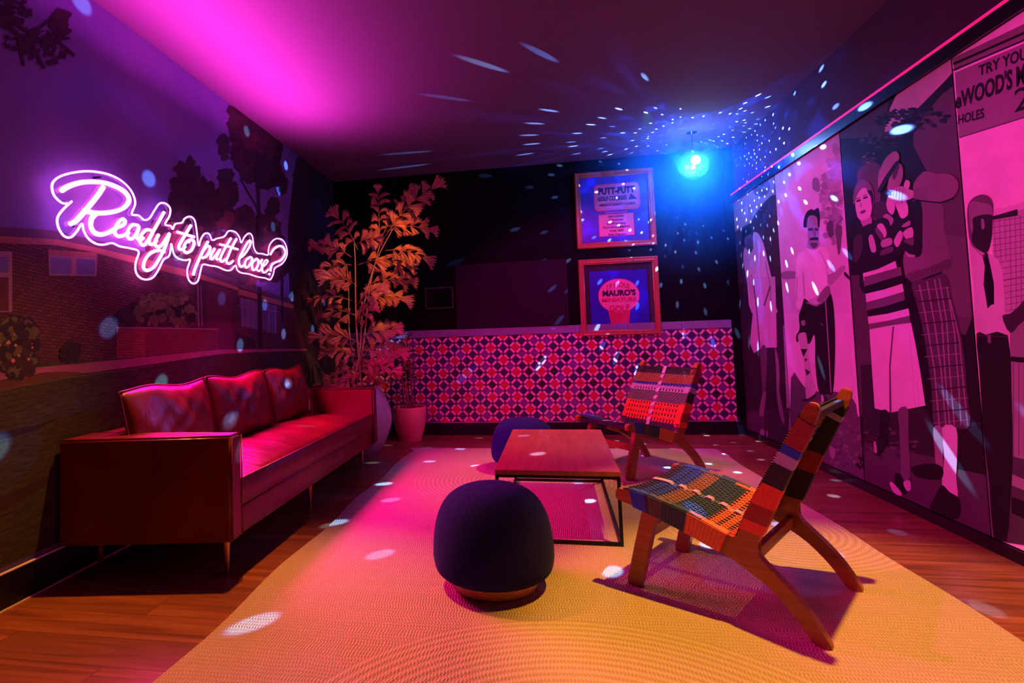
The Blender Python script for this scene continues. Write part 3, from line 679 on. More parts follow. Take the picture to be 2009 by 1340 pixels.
    a.line([(640, 632), (760, 650), (870, 660), (975, 620)], 2.5, gray(.05), conv=c3)
    P([(428, 540), (440, 470), (470, 410), (520, 340), (552, 365), (555, 440), (535, 510), (480, 560), (440, 560)], gray(.55), 4, conv=c3)
    P([(470, 430), (520, 350), (530, 360), (490, 470)], gray(.25), 3, conv=c3)
    P([(352, 520), (358, 410), (410, 300), (478, 240), (515, 250), (525, 300), (480, 350), (400, 460), (360, 540)], gray(.6), 4, conv=c3)
    P([(350, 575), (360, 530), (410, 455), (490, 330), (530, 325), (470, 420), (415, 500), (385, 560)], gray(.1), 3, conv=c3)
    P([(560, 545), (578, 475), (615, 488), (602, 550)], gray(.8), 2, conv=c3)
    P([(420, 670), (438, 600), (480, 625), (492, 700), (470, 758), (435, 730)], gray(.75), 4, conv=c3)
    P([(495, 650), (580, 645), (600, 750), (550, 790), (518, 740)], gray(.78), 4, conv=c3)
    P([(462, 600), (480, 550), (540, 522), (580, 545), (638, 560), (640, 615), (590, 640), (545, 668), (490, 662)], gray(.7), 4, conv=c3)
    for q in ([(480, 565), (478, 610)], [(505, 545), (500, 620)], [(530, 540), (525, 630)], [(555, 560), (550, 610), (545, 660)]): a.line(q, 1.2, gray(.25), conv=c3)
def b4(a):
    P = a.poly; r = random.Random(15)
    P([(90, 300), (566, 90), (900, -60), (900, 60), (566, 195), (110, 400)], gray(.45), conv=c4)
    a.line([(100, 355), (566, 150), (900, 5)], 5, gray(.1), conv=c4); a.line([(100, 395), (566, 198), (900, 60)], 3.5, gray(.15), conv=c4)
    P([(112, 412), (566, 218), (900, 85), (900, 620), (566, 705), (140, 838)], gray(.5), conv=c4)
    a.line([(140, 838), (566, 705), (900, 610)], 2.5, gray(.3), conv=c4)
    P([(300, 250), (470, 220), (560, 170), (700, 120), (700, 1500), (430, 1500), (400, 960), (310, 560)], gray(.85), conv=c4b)
    P([(305, 305), (700, 200), (700, 950), (400, 965), (385, 660), (310, 565)], gray(.7), conv=c4b)
    for i in range(16): a.line([(308 + max(0, i - 6) * 12, 335 + i * 41), (700, 275 + i * 41)], 1.6 if i != 10 else 3, gray(.45), conv=c4b)
    for i in range(11): a.line([(320 + i * 36, 320 - i * 6), (330 + i * 36, 600 if i < 3 else 950)], 1.4, gray(.5), conv=c4b)
    P([(308, 298), (480, 248), (484, 292), (312, 322)], gray(.15), conv=c4b)
    P([(430, 1110), (560, 960), (700, 900), (700, 1500), (430, 1500)], gray(.5), conv=c4b)
    P([(436, 1265), (700, 1290), (700, 1330), (436, 1300)], gray(.1), conv=c4b)
    P([(1262, 470), (1500, 480), (1500, 900), (1262, 900)], gray(.55), conv=cB)
    for i in range(8): a.line([(1270 + i * 24, 470), (1270 + i * 24, 880)], 1.5, gray(.35), conv=cB)
    P([(1262, 880), (1500, 950), (1500, 1300), (1240, 1260)], gray(.25), conv=cB); P([(1262, 960), (1500, 1060), (1500, 1100), (1262, 1010)], gray(.55), conv=cB); P([(1262, 1060), (1500, 1140), (1500, 1240), (1262, 1130)], gray(.08), conv=cB)
    P([(1050, 750), (1160, 760), (1200, 1300), (1050, 1240)], gray(.35), conv=cB); a.line([(1160, 900), (1190, 1180)], 3, gray(.5), conv=cB)
    P([(150, 478), (200, 515), (260, 552), (330, 580), (370, 640), (385, 720), (400, 950), (435, 1100), (340, 1125), (200, 1100), (180, 800)], gray(.8), 3, conv=c4b)
    P([(135, 250), (165, 180), (230, 147), (285, 162), (314, 215), (310, 320), (303, 450), (272, 548), (215, 532), (160, 482), (142, 400)], gray(.35), 4, conv=c4b)
    P([(150, 205), (240, 205), (300, 225), (300, 300), (190, 300), (180, 380), (160, 400)], gray(.5), 3, conv=c4b)
    P([(180, 305), (300, 285), (306, 350), (302, 450), (272, 545), (215, 528), (168, 470), (176, 380)], gray(.15), 3, conv=c4b)
    P([(232, 320), (250, 320), (255, 375), (235, 385)], gray(.5), 3, conv=c4b)
    P([(240, 570), (258, 548), (276, 552), (284, 590), (300, 660), (320, 760), (322, 905), (300, 910), (276, 935), (262, 850), (248, 770), (256, 640)], gray(.07), conv=c4b)
    a.line([(160, 490), (250, 580), (258, 552)], 1.5, gray(.4), conv=c4b)
    P([(378, 990), (430, 970), (480, 930), (525, 880), (600, 800), (700, 780), (700, 960), (525, 1020), (435, 1105)], gray(.2), 3, conv=c4b)
    P([(1108, 345), (1150, 350), (1245, 352), (1262, 600), (1268, 900), (1255, 1100), (1240, 1260), (1185, 1245), (1165, 1000), (1140, 800), (1120, 500)], gray(.08), 2, conv=cB)
    a.line([(1110, 352), (1245, 360)], 2.5, gray(.2), conv=cB); P([(1155, 350), (1172, 350), (1172, 388), (1158, 385)], gray(.4), conv=cB)
panel(5.50, 6.57, 'printed panel of a woman in pale dress bending over, farthest from camera', .55, b1)
panel(4.40, 5.50, 'printed panel of moustached man in pale shirt and dark trousers', .8, b2)
panel(3.306, 4.40, 'printed panel of woman in striped sweater with man in cap and plaid knickers', .12, b3)
panel(2.0, 3.306, 'printed panel of man in tie below hand-painted hole sign, nearest camera', .95, b4,
      [('TRY YOUR', [(270, 432), (640, 300), (640, 215), (270, 365)], c4, .02), ("eWOOD'S MINI", [(118, 648), (680, 440), (680, 300), (118, 545)], c4, .03),
       ('HOLES', [(135, 750), (306, 705), (306, 640), (135, 690)], c4, .02), ('2', [(505, 672), (610, 640), (610, 480), (505, 515)], c4, .0)])

# ------------------------------------------------------------------ neon sign
cn = cv(80, 310, .25884); cq = cv(370, 440, .11194)
XN = XL + .055
sign = empty('neon_sign', (XL, 3.3, 1.75)); SO = Vector(sign.location)
tag(sign, 'pink and white glowing script neon sign asking a question on the house mural', 'neon sign')
NEON_L = mat('neon_letter_glow', (1, .9, .95), .4, emit=(1, .13, .64), es=7.5)
NEON_O = mat('neon_outline_glow', (1, .85, 1), .4, emit=(.8, .13, 1), es=7.5)
def neon(strokes, conv, name, m, r, xo, closed=False):
    bm = bmesh.new()
    for s_ in strokes:
        pts = [conv(*p) for p in s_]
        sm = cr([(p[0], p[1], 0) for p in pts], 5, closed)
        if closed: sm = sm
        tube(bm, [Vector(onx(p.x, p.y, xo)) - SO for p in sm], r, 6, closed=closed)
    o = link(name, bm, m, sign, True); return o
Rr = [[(155, 248), (215, 213), (300, 187), (400, 180), (490, 190), (580, 222), (640, 262), (668, 310), (650, 358), (600, 393), (520, 413), (430, 418), (370, 410), (325, 395)],
      [(475, 218), (430, 285), (370, 360), (310, 430), (262, 480), (215, 503)][:5] + [(222, 500)],
      [(415, 425), (388, 455), (378, 495), (385, 535), (412, 568), (460, 580), (520, 562), (570, 530)]]
neon(Rr, cn, 'letter_tube', NEON_L, .0135, XN)
neon([[(570, 530), (620, 510), (640, 485), (625, 463), (595, 480), (568, 525), (560, 565), (585, 592), (625, 588), (668, 565)]], cn, 'letter_tube', NEON_L, .0108, XN)
neon([[(738, 512), (700, 505), (670, 533), (655, 575), (668, 610), (700, 608), (730, 562), (745, 520), (735, 560), (728, 600), (748, 622), (778, 605)]], cn, 'letter_tube', NEON_L, .0104, XN)
neon([[(835, 548), (800, 545), (765, 580), (752, 630), (770, 660), (800, 645), (850, 560), (935, 410)], [(850, 560), (822, 620), (832, 655), (862, 645), (880, 625)]], cn, 'letter_tube', NEON_L, .0104, XN)
neon([[(893, 580), (866, 640), (880, 672), (912, 664), (950, 610), (975, 575), (940, 680), (900, 760), (850, 832), (800, 852), (778, 825), (792, 770), (832, 722), (890, 700), (937, 712)]], cn, 'letter_tube', NEON_L, .0104, XN)
neon([[(1138, 510), (1090, 590), (1050, 660), (1050, 690), (1075, 690), (1095, 672)], [(1035, 560), (1100, 580), (1162, 598)]], cn, 'letter_tube', NEON_L, .0102, XN)
neon([[(1130, 622), (1097, 645), (1082, 690), (1102, 718), (1140, 700), (1162, 650), (1152, 622), (1130, 622), (1120, 640)]], cn, 'letter_tube', NEON_L, .0102, XN)
neon([[(338, 305), (270, 430), (190, 600), (120, 760), (80, 890)], [(262, 455), (310, 395), (358, 385), (378, 425), (350, 505), (300, 570), (245, 590)]], cq, 'letter_tube', NEON_L, .0102, XN)
neon([[(455, 425), (395, 540), (388, 600), (420, 606), (480, 535), (552, 440), (495, 560), (492, 612), (525, 612)]], cq, 'letter_tube', NEON_L, .0095, XN)
neon([[(742, 245), (650, 400), (562, 580), (570, 650), (608, 645), (640, 610)]], cq, 'letter_tube', NEON_L, .0095, XN)
neon([[(842, 255), (760, 400), (692, 560), (662, 640), (690, 690), (740, 680), (780, 640)], [(550, 352), (650, 375), (750, 405), (862, 440)]], cq, 'letter_tube', NEON_L, .0095, XN)
neon([[(900, 590), (985, 520), (1065, 395), (1090, 310), (1062, 290), (1010, 360), (940, 490), (890, 600), (885, 690), (920, 745), (965, 720)]], cq, 'letter_tube', NEON_L, .0095, XN)
neon([[(1080, 575), (1015, 620), (985, 700), (1005, 758), (1050, 738), (1100, 660), (1110, 595), (1080, 575), (1060, 590)]], cq, 'letter_tube', NEON_L, .0095, XN)
neon([[(1190, 605), (1132, 660), (1112, 740), (1130, 800), (1180, 780), (1220, 700), (1220, 630), (1190, 605), (1170, 620)]], cq, 'letter_tube', NEON_L, .0095, XN)
neon([[(1220, 690), (1290, 620), (1268, 670), (1288, 725), (1272, 790), (1232, 820), (1200, 795)]], cq, 'letter_tube', NEON_L, .008, XN)
neon([[(1290, 750), (1350, 705), (1388, 650), (1362, 625), (1315, 680), (1292, 770), (1305, 840), (1350, 840), (1400, 790)]], cq, 'letter_tube', NEON_L, .008, XN)
neon([[(1435, 530), (1490, 440), (1560, 390), (1620, 382), (1670, 420), (1692, 500), (1662, 580), (1600, 640), (1530, 665), (1470, 700), (1440, 760), (1438, 825)]], cq, 'letter_tube', NEON_L, .010, XN)
neon([[(1418, 862), (1412, 885)]], cq, 'letter_tube', NEON_L, .010, XN)
OUT = [(205, 345), (160, 340), (105, 290), (85, 230), (95, 180), (150, 138), (250, 110), (370, 100), (500, 120), (600, 165), (670, 228), (705, 290), (715, 350), (690, 425), (740, 435), (785, 470), (825, 455), (860, 400), (900, 345), (945, 345), (980, 382), (975, 440), (942, 502), (985, 515), (1000, 538), (1020, 500), (1070, 490), (1090, 460), (1130, 443), (1165, 470), (1180, 540), (1190, 630), (1200, 665), (1212, 620), (1240, 575), (1275, 575), (1300, 622), (1335, 610), (1390, 595), (1425, 553), (1475, 562), (1505, 600), (1520, 642), (1545, 597), (1580, 570), (1605, 600), (1615, 680), (1640, 720), (1680, 725), (1722, 735), (1725, 700), (1740, 650), (1780, 613), (1830, 620), (1860, 670), (1865, 740), (1830, 800), (1775, 835), (1762, 880), (1738, 922), (1700, 910), (1640, 900), (1580, 880), (1520, 870), (1490, 850), (1475, 815), (1440, 850), (1400, 850), (1340, 825), (1280, 815), (1228, 808), (1210, 860), (1190, 932), (1155, 952), (1120, 920), (1110, 850), (1132, 772), (1100, 775), (1050, 765), (1010, 730), (990, 650), (985, 690), (970, 745), (930, 772), (890, 850), (850, 905), (800, 922), (750, 905), (720, 860), (720, 790), (742, 710), (680, 685), (600, 670), (540, 645), (480, 657), (420, 650), (360, 610), (325, 550), (312, 498), (270, 560), (225, 602), (175, 590), (135, 530), (125, 460), (160, 400), (235, 328)]
ob = neon([OUT], cn, 'outline_tube', NEON_O, .0058, XN)
# clear acrylic back sheet following the outline, with stand-offs
bm = bmesh.new()
sm = cr([(*cn(*p), 0) for p in OUT], 3)
vv = [bm.verts.new(onx(p.x, p.y, XN - .012) - SO) for p in sm[:-1]]
try: bm.faces.new(vv)
except ValueError: pass
acr = bpy.data.materials.new('clear_acrylic'); acr.use_nodes = True
t = NT(acr); tr = t.n('ShaderNodeBsdfTransparent'); tr.inputs[0].default_value = (.95, .93, .97, 1); gl = t.n('ShaderNodeBsdfGlossy'); gl.inputs['Roughness'].default_value = .15
mx = t.n('ShaderNodeMixShader'); mx.inputs[0].default_value = .06; t.l(tr.outputs[0], mx.inputs[1]); t.l(gl.outputs[0], mx.inputs[2]); t.l(mx.outputs[0], acr.node_tree.nodes['Material Output'].inputs[0])
link('acrylic_sheet', bm, acr, sign)
for q in ((400, 150), (250, 520), (700, 560), (960, 480), (860, 880), (1150, 560), (1150, 900), (1500, 640), (1780, 700), (1700, 880)):
    p = onx(*cn(*q), XL) - SO; bm = bmesh.new(); tube(bm, [p, p + Vector((.045, 0, 0))], .006, 8); link('stand_off', bm, BLACKMETAL, sign)
# the sign's own cord and power lead
bm = bmesh.new(); p = onx(553, 548, XL + .01) - SO
tube(bm, [p + Vector((.03, 0, 0)), p + Vector((0, 0, -.05)), p + Vector((0, .005, -.4))], .004, 6); link('power_lead', bm, BLACKMETAL, sign)

# ------------------------------------------------------------------ rug
bm = bmesh.new(); n = 60; x0, x1, y0, y1 = -1.325, 1.655, -.6, 5.77; z = .011
edge = []
for i in range(n): edge.append((x0 + (x1 - x0) * i / n, y1 + .006 * math.sin(i * .9)))
for i in range(n): edge.append((x1 + .006 * math.sin(i * .7), y1 - (y1 - y0) * i / n))
for i in range(n): edge.append((x1 - (x1 - x0) * i / n, y0))
for i in range(n): edge.append((x0 + .014 * math.sin(i * .55) * (1 if i > 8 else 0) + .07 * (i / n) ** 3, y0 + (y1 - y0) * i / n))
a = [bm.verts.new((p[0], p[1], z)) for p in edge]; b = [bm.verts.new((p[0], p[1], 0)) for p in edge]
bm.faces.new(a)
for i in range(len(a)): bm.faces.new((a[i], b[i], b[(i + 1) % len(a)], a[(i + 1) % len(a)]))
tag(link('area_rug', bm, RUG), 'large cream woven rug with curved rib pattern under table and chairs', 'rug')
RZ = .011

# ------------------------------------------------------------------ sofa
sofa = empty('sofa', (-1.93, 3.88, 0)); tag(sofa, 'dark red leather three seat sofa with square arms along the left wall', 'sofa')
S0 = Vector(sofa.location)
def sl(name, bm, m, smooth=False, auto=None):
    bmesh.ops.translate(bm, verts=bm.verts, vec=-S0); return link(name, bm, m, sofa, smooth, auto)
xf, xb = -1.492, -2.355
def arm(yo_f, yo_b, yi, nm):
    bm = bmesh.new()
    v = [bm.verts.new(p) for p in ((xf, yo_f, .178), (xb, yo_b, .178), (xb, yi, .178), (xf, yi, .178), (xf, yo_f, .70), (xb, yo_b, .70), (xb, yi, .70), (xf, yi, .70))]
    for q in ((0, 1, 2, 3), (7, 6, 5, 4), (0, 4, 5, 1), (1, 5, 6, 2), (2, 6, 7, 3), (3, 7, 4, 0)): bm.faces.new([v[k] for k in q])
    bmesh.ops.recalc_face_normals(bm, faces=bm.faces)
    bmesh.ops.subdivide_edges(bm, edges=bm.edges, cuts=1, use_grid_fill=True)
    sharp = [e for e in bm.edges if len(e.link_faces) == 2 and e.calc_face_angle() > .5]
    bmesh.ops.bevel(bm, geom=sharp, offset=.014, segments=3, affect='EDGES')
    o = sl('arm', bm, LEATHER, True, 50)
    # welted seam
    bm = bmesh.new()
    yo = yo_f
    s_ = 1 if yi > yo else -1
    for (a_, y_) in ((0, yo_f), (0, yi)):
        tube(bm, [(xf + .002, y_ + (.006 * s_ if y_ == yo_f else -.006 * s_), .19), (xf + .002, y_ + (.006 * s_ if y_ == yo_f else -.006 * s_), .69)], .0035, 6)
    tube(bm, [(xf - .006, yo_f + .006 * s_, .6975), (xb + .02, yo_b + .006 * s_, .6975)], .0035, 6)
    tube(bm, [(xf - .006, yi - .006 * s_, .6975), (xb + .02, yi - .006 * s_, .6975)], .0035, 6)
    bmesh.ops.translate(bm, verts=bm.verts, vec=-S0)
    link('piping', bm, LEATHER, o, True)
arm(2.582, 2.455, 2.685, 'near'); arm(5.175, 5.175, 5.075, 'far')
bm = bmesh.new(); bx(bm, xb, -1.515, 2.66, 5.09, .178, .312, 0, .012); sl('base', bm, LEATHER, True, 50)
bm = bmesh.new(); bx(bm, xb, xb + .10, 2.66, 5.09, .30, .695, 0, .02); sl('back_frame', bm, LEATHER, True, 50)
def soft_box(x0, x1, y0, y1, z0, z1, crown, nx=16, ny=48, r=.03, sag=None, wr=0):
    bm = bmesh.new(); nz = 5; V = {}
    def P(i, j, k):
        u, v, w_ = i / nx * 2 - 1, j / ny * 2 - 1, k / nz * 2 - 1
        x = (x0 + x1) / 2 + u * (x1 - x0) / 2; y = (y0 + y1) / 2 + v * (y1 - y0) / 2
        cz = (1 - abs(u) ** 2.6) * (1 - abs(v) ** 4)
        z = z0 + (z1 - z0) * (w_ + 1) / 2
        if k == nz: z += crown * cz
        if abs(w_) > .99 : pass
        bulge = .012 * (1 - w_ * w_)
        if i in (0, nx): x += bulge * (1 if i else -1)
        if j in (0, ny): y += bulge * (1 if j else -1)
        if wr and k == nz: z += wr * cz * (math.sin(y * 31 + 3 * u) * .5 + math.sin(y * 17 + u * 6 + 1) * .6 + math.sin(y * 53 - u * 4) * .25)
        return (x, y, z)
    for i in range(nx + 1):
        for j in range(ny + 1):
            for k in range(nz + 1):
                if i in (0, nx) or j in (0, ny) or k in (0, nz): V[i, j, k] = bm.verts.new(P(i, j, k))
    for i in range(nx):
        for j in range(ny):
            for k in (0, nz): bm.faces.new((V[i, j, k], V[i + 1, j, k], V[i + 1, j + 1, k], V[i, j + 1, k]))
    for k in range(nz):
        for j in range(ny):
            for i in (0, nx): bm.faces.new((V[i, j, k], V[i, j + 1, k], V[i, j + 1, k + 1], V[i, j, k + 1]))
        for i in range(nx):
            for j in (0, ny): bm.faces.new((V[i, j, k], V[i + 1, j, k], V[i + 1, j, k + 1], V[i, j, k + 1]))
    bmesh.ops.recalc_face_normals(bm, faces=bm.faces)
    return bm
bm = soft_box(-2.225, -1.505, 2.69, 5.07, .318, .462, .055, wr=.006); seat = sl('seat_cushion', bm, LEATHER, True, 60)
bm = bmesh.new()
for zz in (.462, .322): tube(bm, [(-1.502, 2.695, zz), (-1.502, 5.065, zz)], .0055, 6)
bmesh.ops.translate(bm, verts=bm.verts, vec=-S0); link('piping', bm, LEATHER, seat, True)
for lx, ly in ((-1.565, 2.655), (-1.565, 3.72), (-1.575, 4.95), (-2.29, 2.66), (-2.29, 3.72), (-2.29, 4.95)):
    bm = bmesh.new(); lathe(bm, [(0, 0), (.0085, 0), (.0105, .006), (.019, .178), (0, .178)], 16, c=(lx, ly, 0)); o = sl('leg', bm, BRASS, True, 40)
def pillow(name, y0, y1, h, th, seed):
    r = random.Random(seed); bm = bmesh.new(); n = 26; W2 = (y1 - y0) / 2; Hh = h / 2; g = {}
    ph = [r.random() * 6 for _ in range(6)]
    for s_ in (-1, 1):
        for i in range(n + 1):
            for j in range(n + 1):
                u, v = i / n * 2 - 1, j / n * 2 - 1
                bd = i in (0, n) or j in (0, n)
                if bd and s_ == 1: g[s_, i, j] = g[-1, i, j]; continue
                t_ = th * ((1 - abs(u) ** 2.4) ** .55) * ((1 - abs(v) ** 2.4) ** .55)
                pin = 1 - .03 * (1 - v * v) * abs(u) ** 3
                pv = 1 - .012 * (1 - u * u) * abs(v) ** 3
                wr = .35 * th * .12 * (math.sin(9 * u + 5 * v + ph[0]) + .7 * math.sin(14 * u - 11 * v + ph[1]) + .5 * math.sin(23 * u + 9 * v * v + ph[2])) * (1 - u * u) * (1 - v * v) * 2
                cz = .3 * th * math.sin(7 * u + ph[3]) * max(0, v) * (1 - v)
                X = s_ * t_ + (wr if s_ > 0 else 0) + (cz if s_ > 0 else 0)
                Z = v * Hh * pv - (.006 * (1 - abs(u)) ** 1 * (v > 0) * v)
                # lean back, slump
                g[s_, i, j] = bm.verts.new((X - .20 * (Z + Hh), u * W2 * pin, Z + Hh + .012 * math.sin(4 * u + ph[4]) * (v + 1) / 2))
    for s_ in (-1, 1):
        for i in range(n):
            for j in range(n):
                q = (g[s_, i, j], g[s_, i + 1, j], g[s_, i + 1, j + 1], g[s_, i, j + 1])
                bm.faces.new(q if s_ > 0 else q[::-1])
    bmesh.ops.recalc_face_normals(bm, faces=bm.faces)
    root = link('back_cushion', bm, LEATHER, None, True); root.location = (-2.045, (y0 + y1) / 2, .500)
    bm = bmesh.new(); rim = []
    def cpos(i, j):
        u, v = i / n * 2 - 1, j / n * 2 - 1; pin = 1 - .03 * (1 - v * v) * abs(u) ** 3; pv = 1 - .012 * (1 - u * u) * abs(v) ** 3
        Z = v * Hh * pv - (.006 * (1 - abs(u)) * (v > 0) * v)
        return (-.20 * (Z + Hh), u * W2 * pin, Z + Hh + .012 * math.sin(4 * u + ph[4]) * (v + 1) / 2)
    for i in range(n): rim.append(cpos(i, 0))
    for j in range(n): rim.append(cpos(n, j))
    for i in range(n): rim.append(cpos(n - i, n))
    for j in range(n): rim.append(cpos(0, n - j))
    tube(bm, rim, .006, 6, closed=True); link('piping', bm, LEATHER, root, True)
    return root
tag(pillow('p', 2.60, 3.36, .43, .085, 1), 'dark red leather back cushion at camera end of the sofa', 'cushion', 'leather cushions along the sofa back')
tag(pillow('p', 3.38, 4.16, .43, .085, 2), 'dark red leather back cushion in the middle of the sofa', 'cushion', 'leather cushions along the sofa back')
tag(pillow('p', 4.18, 4.92, .43, .085, 3), 'dark red creased leather back cushion at plant end of the sofa', 'cushion', 'leather cushions along the sofa back')

# ------------------------------------------------------------------ ottomans
def ottoman(x, y, z0, label, h=.455, R=.275):
    e = empty('ottoman', (x, y, z0)); tag(e, label, 'ottoman', 'round dark blue ottomans on the rug')
    k = R / .275
    prof = [(0, .055), (.17, .055), (.232, .061), (.262, .082), (.2745, .122), (.2765, .17), (.2715, .23), (.260, .29), (.240, .345), (.210, .390), (.168, .422), (.118, .442), (.06, .453), (0, .456)]
    sm = [(max(0, p.x), p.y) for p in cr([(a, b, 0) for a, b in prof], 4)]
    bm = bmesh.new(); lathe(bm, [(r_ * k, .055 + (z_ - .055) * (h - .055) / .401) for r_, z_ in sm], 64)
    c_ = link('cushion', bm, NAVY, e, True)
    bm = bmesh.new()
    for q in range(4):
        an = q * PI / 2 + .6
        tube(bm, [(math.cos(an) * r_ * k, math.sin(an) * r_ * k, .055 + (zz - .055) * (h - .055) / .401) for r_, zz in ((.004, .4555), (.06, .4525), (.118, .4415), (.168, .4215), (.209, .3895), (.225, .368), (.239, .345), (.2595, .29), (.271, .23), (.276, .17))], .0018, 5)
    link('seam', bm, NAVY, c_, True)
    bm = bmesh.new(); lathe(bm, [(0, 0), (.185, 0), (.196, .008), (.214, .05), (.214, .058), (0, .058)], 64)
    link('wooden_base', bm, m_wood('ottoman_base_wood', (.55, .20, .08), (.38, .12, .05), .4, 6, 'x'), e, True, 40)
ottoman(-.225, 2.655, RZ, 'dark blue domed ottoman on wooden base in the foreground')
ottoman(-.125, 4.93, RZ, 'dark blue domed ottoman partly hidden behind the coffee table', .43)

# ------------------------------------------------------------------ coffee table
tb = empty('coffee_table', (.115, 3.84, RZ), math.radians(-2.2)); tag(tb, 'red lit wooden coffee table on open black metal frame', 'coffee table')
bm = bmesh.new(); bx(bm, -.335, .335, -.675, .675, .368, .394, 0, .003); link('tabletop', bm, WOODR, tb)
X, Y = .325, .655; q = .009
for s_ in (-1, 1):
    for y_ in (-Y, Y):
        bm = bmesh.new(); bx(bm, s_ * X - q, s_ * X + q, y_ - q, y_ + q, 0, .366, 0, .001); link('leg', bm, BLACKMETAL, tb)
bm = bmesh.new()
for zz in (.0, .350):
    for s_ in (-1, 1):
        bx(bm, s_ * X - q, s_ * X + q, -Y + q, Y - q, zz, zz + .018); bx(bm, -X + q, X - q, s_ * Y - q, s_ * Y + q, zz, zz + .018)
link('rail', bm, BLACKMETAL, tb)

# ------------------------------------------------------------------ lounge chairs
SEATC = {'navy': (.020, .014, .05), 'blue': (.015, .05, .45), 'brown': (.20, .10, .035), 'green': (.015, .05, .045), 'olive': (.07, .065, .04), 'rust': (.62, .15, .03), 'red': (.72, .055, .02), 'dark_red': (.28, .02, .02), 'black': (.012, .012, .018), 'lilac': (.42, .30, .55), 'gray': (.10, .10, .12)}
CORD = {k: m_plain('cord_' + k, c, .65, 180, .2, .3) for k, c in SEATC.items()}
CK = list(CORD)
RAILX = [(-.035, .385), (-.03, .428), (.0, .432), (.07, .428), (.15, .412), (.23, .393), (.31, .368), (.38, .342), (.447, .319), (.47, .345), (.499, .410), (.540, .497), (.60, .612), (.665, .735), (.700, .805), (.722, .850), (.738, .860), (.758, .852), (.760, .825), (.735, .760), (.696, .677), (.632, .540), (.58, .420), (.545, .335), (.530, .300), (.545, .262), (.585, .222), (.640, .170), (.690, .112), (.730, .050), (.752, 0), (.704, 0), (.672, .048), (.628, .104), (.561, .168), (.480, .218), (.411, .252), (.287, .298), (.136, .345), (.03, .372)]
def outline_bm(pts, y0, y1, bev=.006, sub=3):
    sm = [(p.x, p.y) for p in cr([(a, b, 0) for a, b in pts], sub, True)]
    sm = [(a, max(b, 0)) for a, b in sm]
    bm = bmesh.new(); extrude_profile(bm, sm, y0, y1, 0, bev); return bm
def arcpts(pts):
    L = [0]
    for a, b in zip(pts, pts[1:]): L.append(L[-1] + math.hypot(b[0] - a[0], b[1] - a[1]))
    return L
def along(pts, L, s):
    s = max(0, min(s, L[-1] - 1e-6))
    for i in range(len(L) - 1):
        if s <= L[i + 1]:
            t_ = (s - L[i]) / (L[i + 1] - L[i]); a, b = pts[i], pts[i + 1]
            return (a[0] + (b[0] - a[0]) * t_, a[1] + (b[1] - a[1]) * t_), ((b[0] - a[0]) / (L[i + 1] - L[i]), (b[1] - a[1]) / (L[i + 1] - L[i]))
def band(f, tab):
    for lim, nm in tab:
        if f <= lim: return nm
    return tab[-1][1]
SEATTAB = [(.09, 'navy'), (.30, 'blue'), (.44, 'brown'), (.70, 'green'), (.90, 'rust'), (1.0, 'red')]
BACKTAB = [(.13, 'navy'), (.42, 'red'), (.60, 'gray'), (.69, 'lilac'), (.74, 'blue'), (.88, 'brown'), (1.0, 'black')]
WD = .64; HW = WD / 2; RT = .042
def weave(top, tab, name, root, sag, rows, cols, thick):
    """real cords: cross cords over the rails and lengthwise cords woven through them"""
    mats = [CORD[k] for k in CK]; L = arcpts(top); bm = bmesh.new(); T = L[-1]
    inner = HW - RT - .001
    for i in range(rows):
        s_ = (i + .5) / rows * T; f = (i + .5) / rows; mi = CK.index(band(f, tab))
        (a, b), (dx, dz) = along(top, L, s_); nx, nz = -dz, dx
        nst = 10; pr = None; w2 = T / rows * .36
        for j in range(nst + 1):
            y = -HW + WD * j / nst; v = y / HW
            sg = sag * (1 - v * v); base = .004 if abs(y) > inner else .0
            c_ = Vector((a - nx * sg + nx * (base + .001), y, b - nz * sg + nz * (base + .001)))
            ring = [bm.verts.new(c_ + Vector((dx * w2 * e1 + nx * e2 * .0022, 0, dz * w2 * e1 + nz * e2 * .0022))) for e1, e2 in ((-1, -1), (1, -1), (1, 1), (-1, 1))]
            if pr:
                for k in range(4):
                    fc = bm.faces.new((pr[k], pr[(k + 1) % 4], ring[(k + 1) % 4], ring[k])); fc.material_index = mi
            pr = ring
    for j in range(cols):
        y = -inner + (2 * inner) * (j + .5) / cols; v = y / HW; sg = sag * (1 - v * v)
        mid = abs(y) < inner / cols * 1.05
        w2 = .0042 if not mid else .0085; pr = None; nst = rows
        for i in range(nst + 1):
            s_ = i / nst * T; f = i / nst
            (a, b), (dx, dz) = along(top, L, s_); nx, nz = -dz, dx
            up = .0038 * (1 if ((i // 2) + j) % 2 else -1)
            if mid: up = .0075 if (i // 3) % 2 == 0 or f < .12 or f > .88 else -.002
            nm = 'lilac' if mid else ('black' if band(f, tab) in ('lilac', 'blue', 'red', 'rust') and j % 2 else band(f, tab))
            mi = CK.index(nm)
            c_ = Vector((a - nx * sg + nx * (up + .002), y, b - nz * sg + nz * (up + .002)))
            ring = [bm.verts.new(c_ + Vector((nx * e2 * .0018, e1 * w2, nz * e2 * .0018))) for e1, e2 in ((-1, -1), (1, -1), (1, 1), (-1, 1))]
            if pr:
                for k in range(4):
                    fc = bm.faces.new((pr[k], pr[(k + 1) % 4], ring[(k + 1) % 4], ring[k])); fc.material_index = mi
            pr = ring
    return link(name, bm, mats, root)
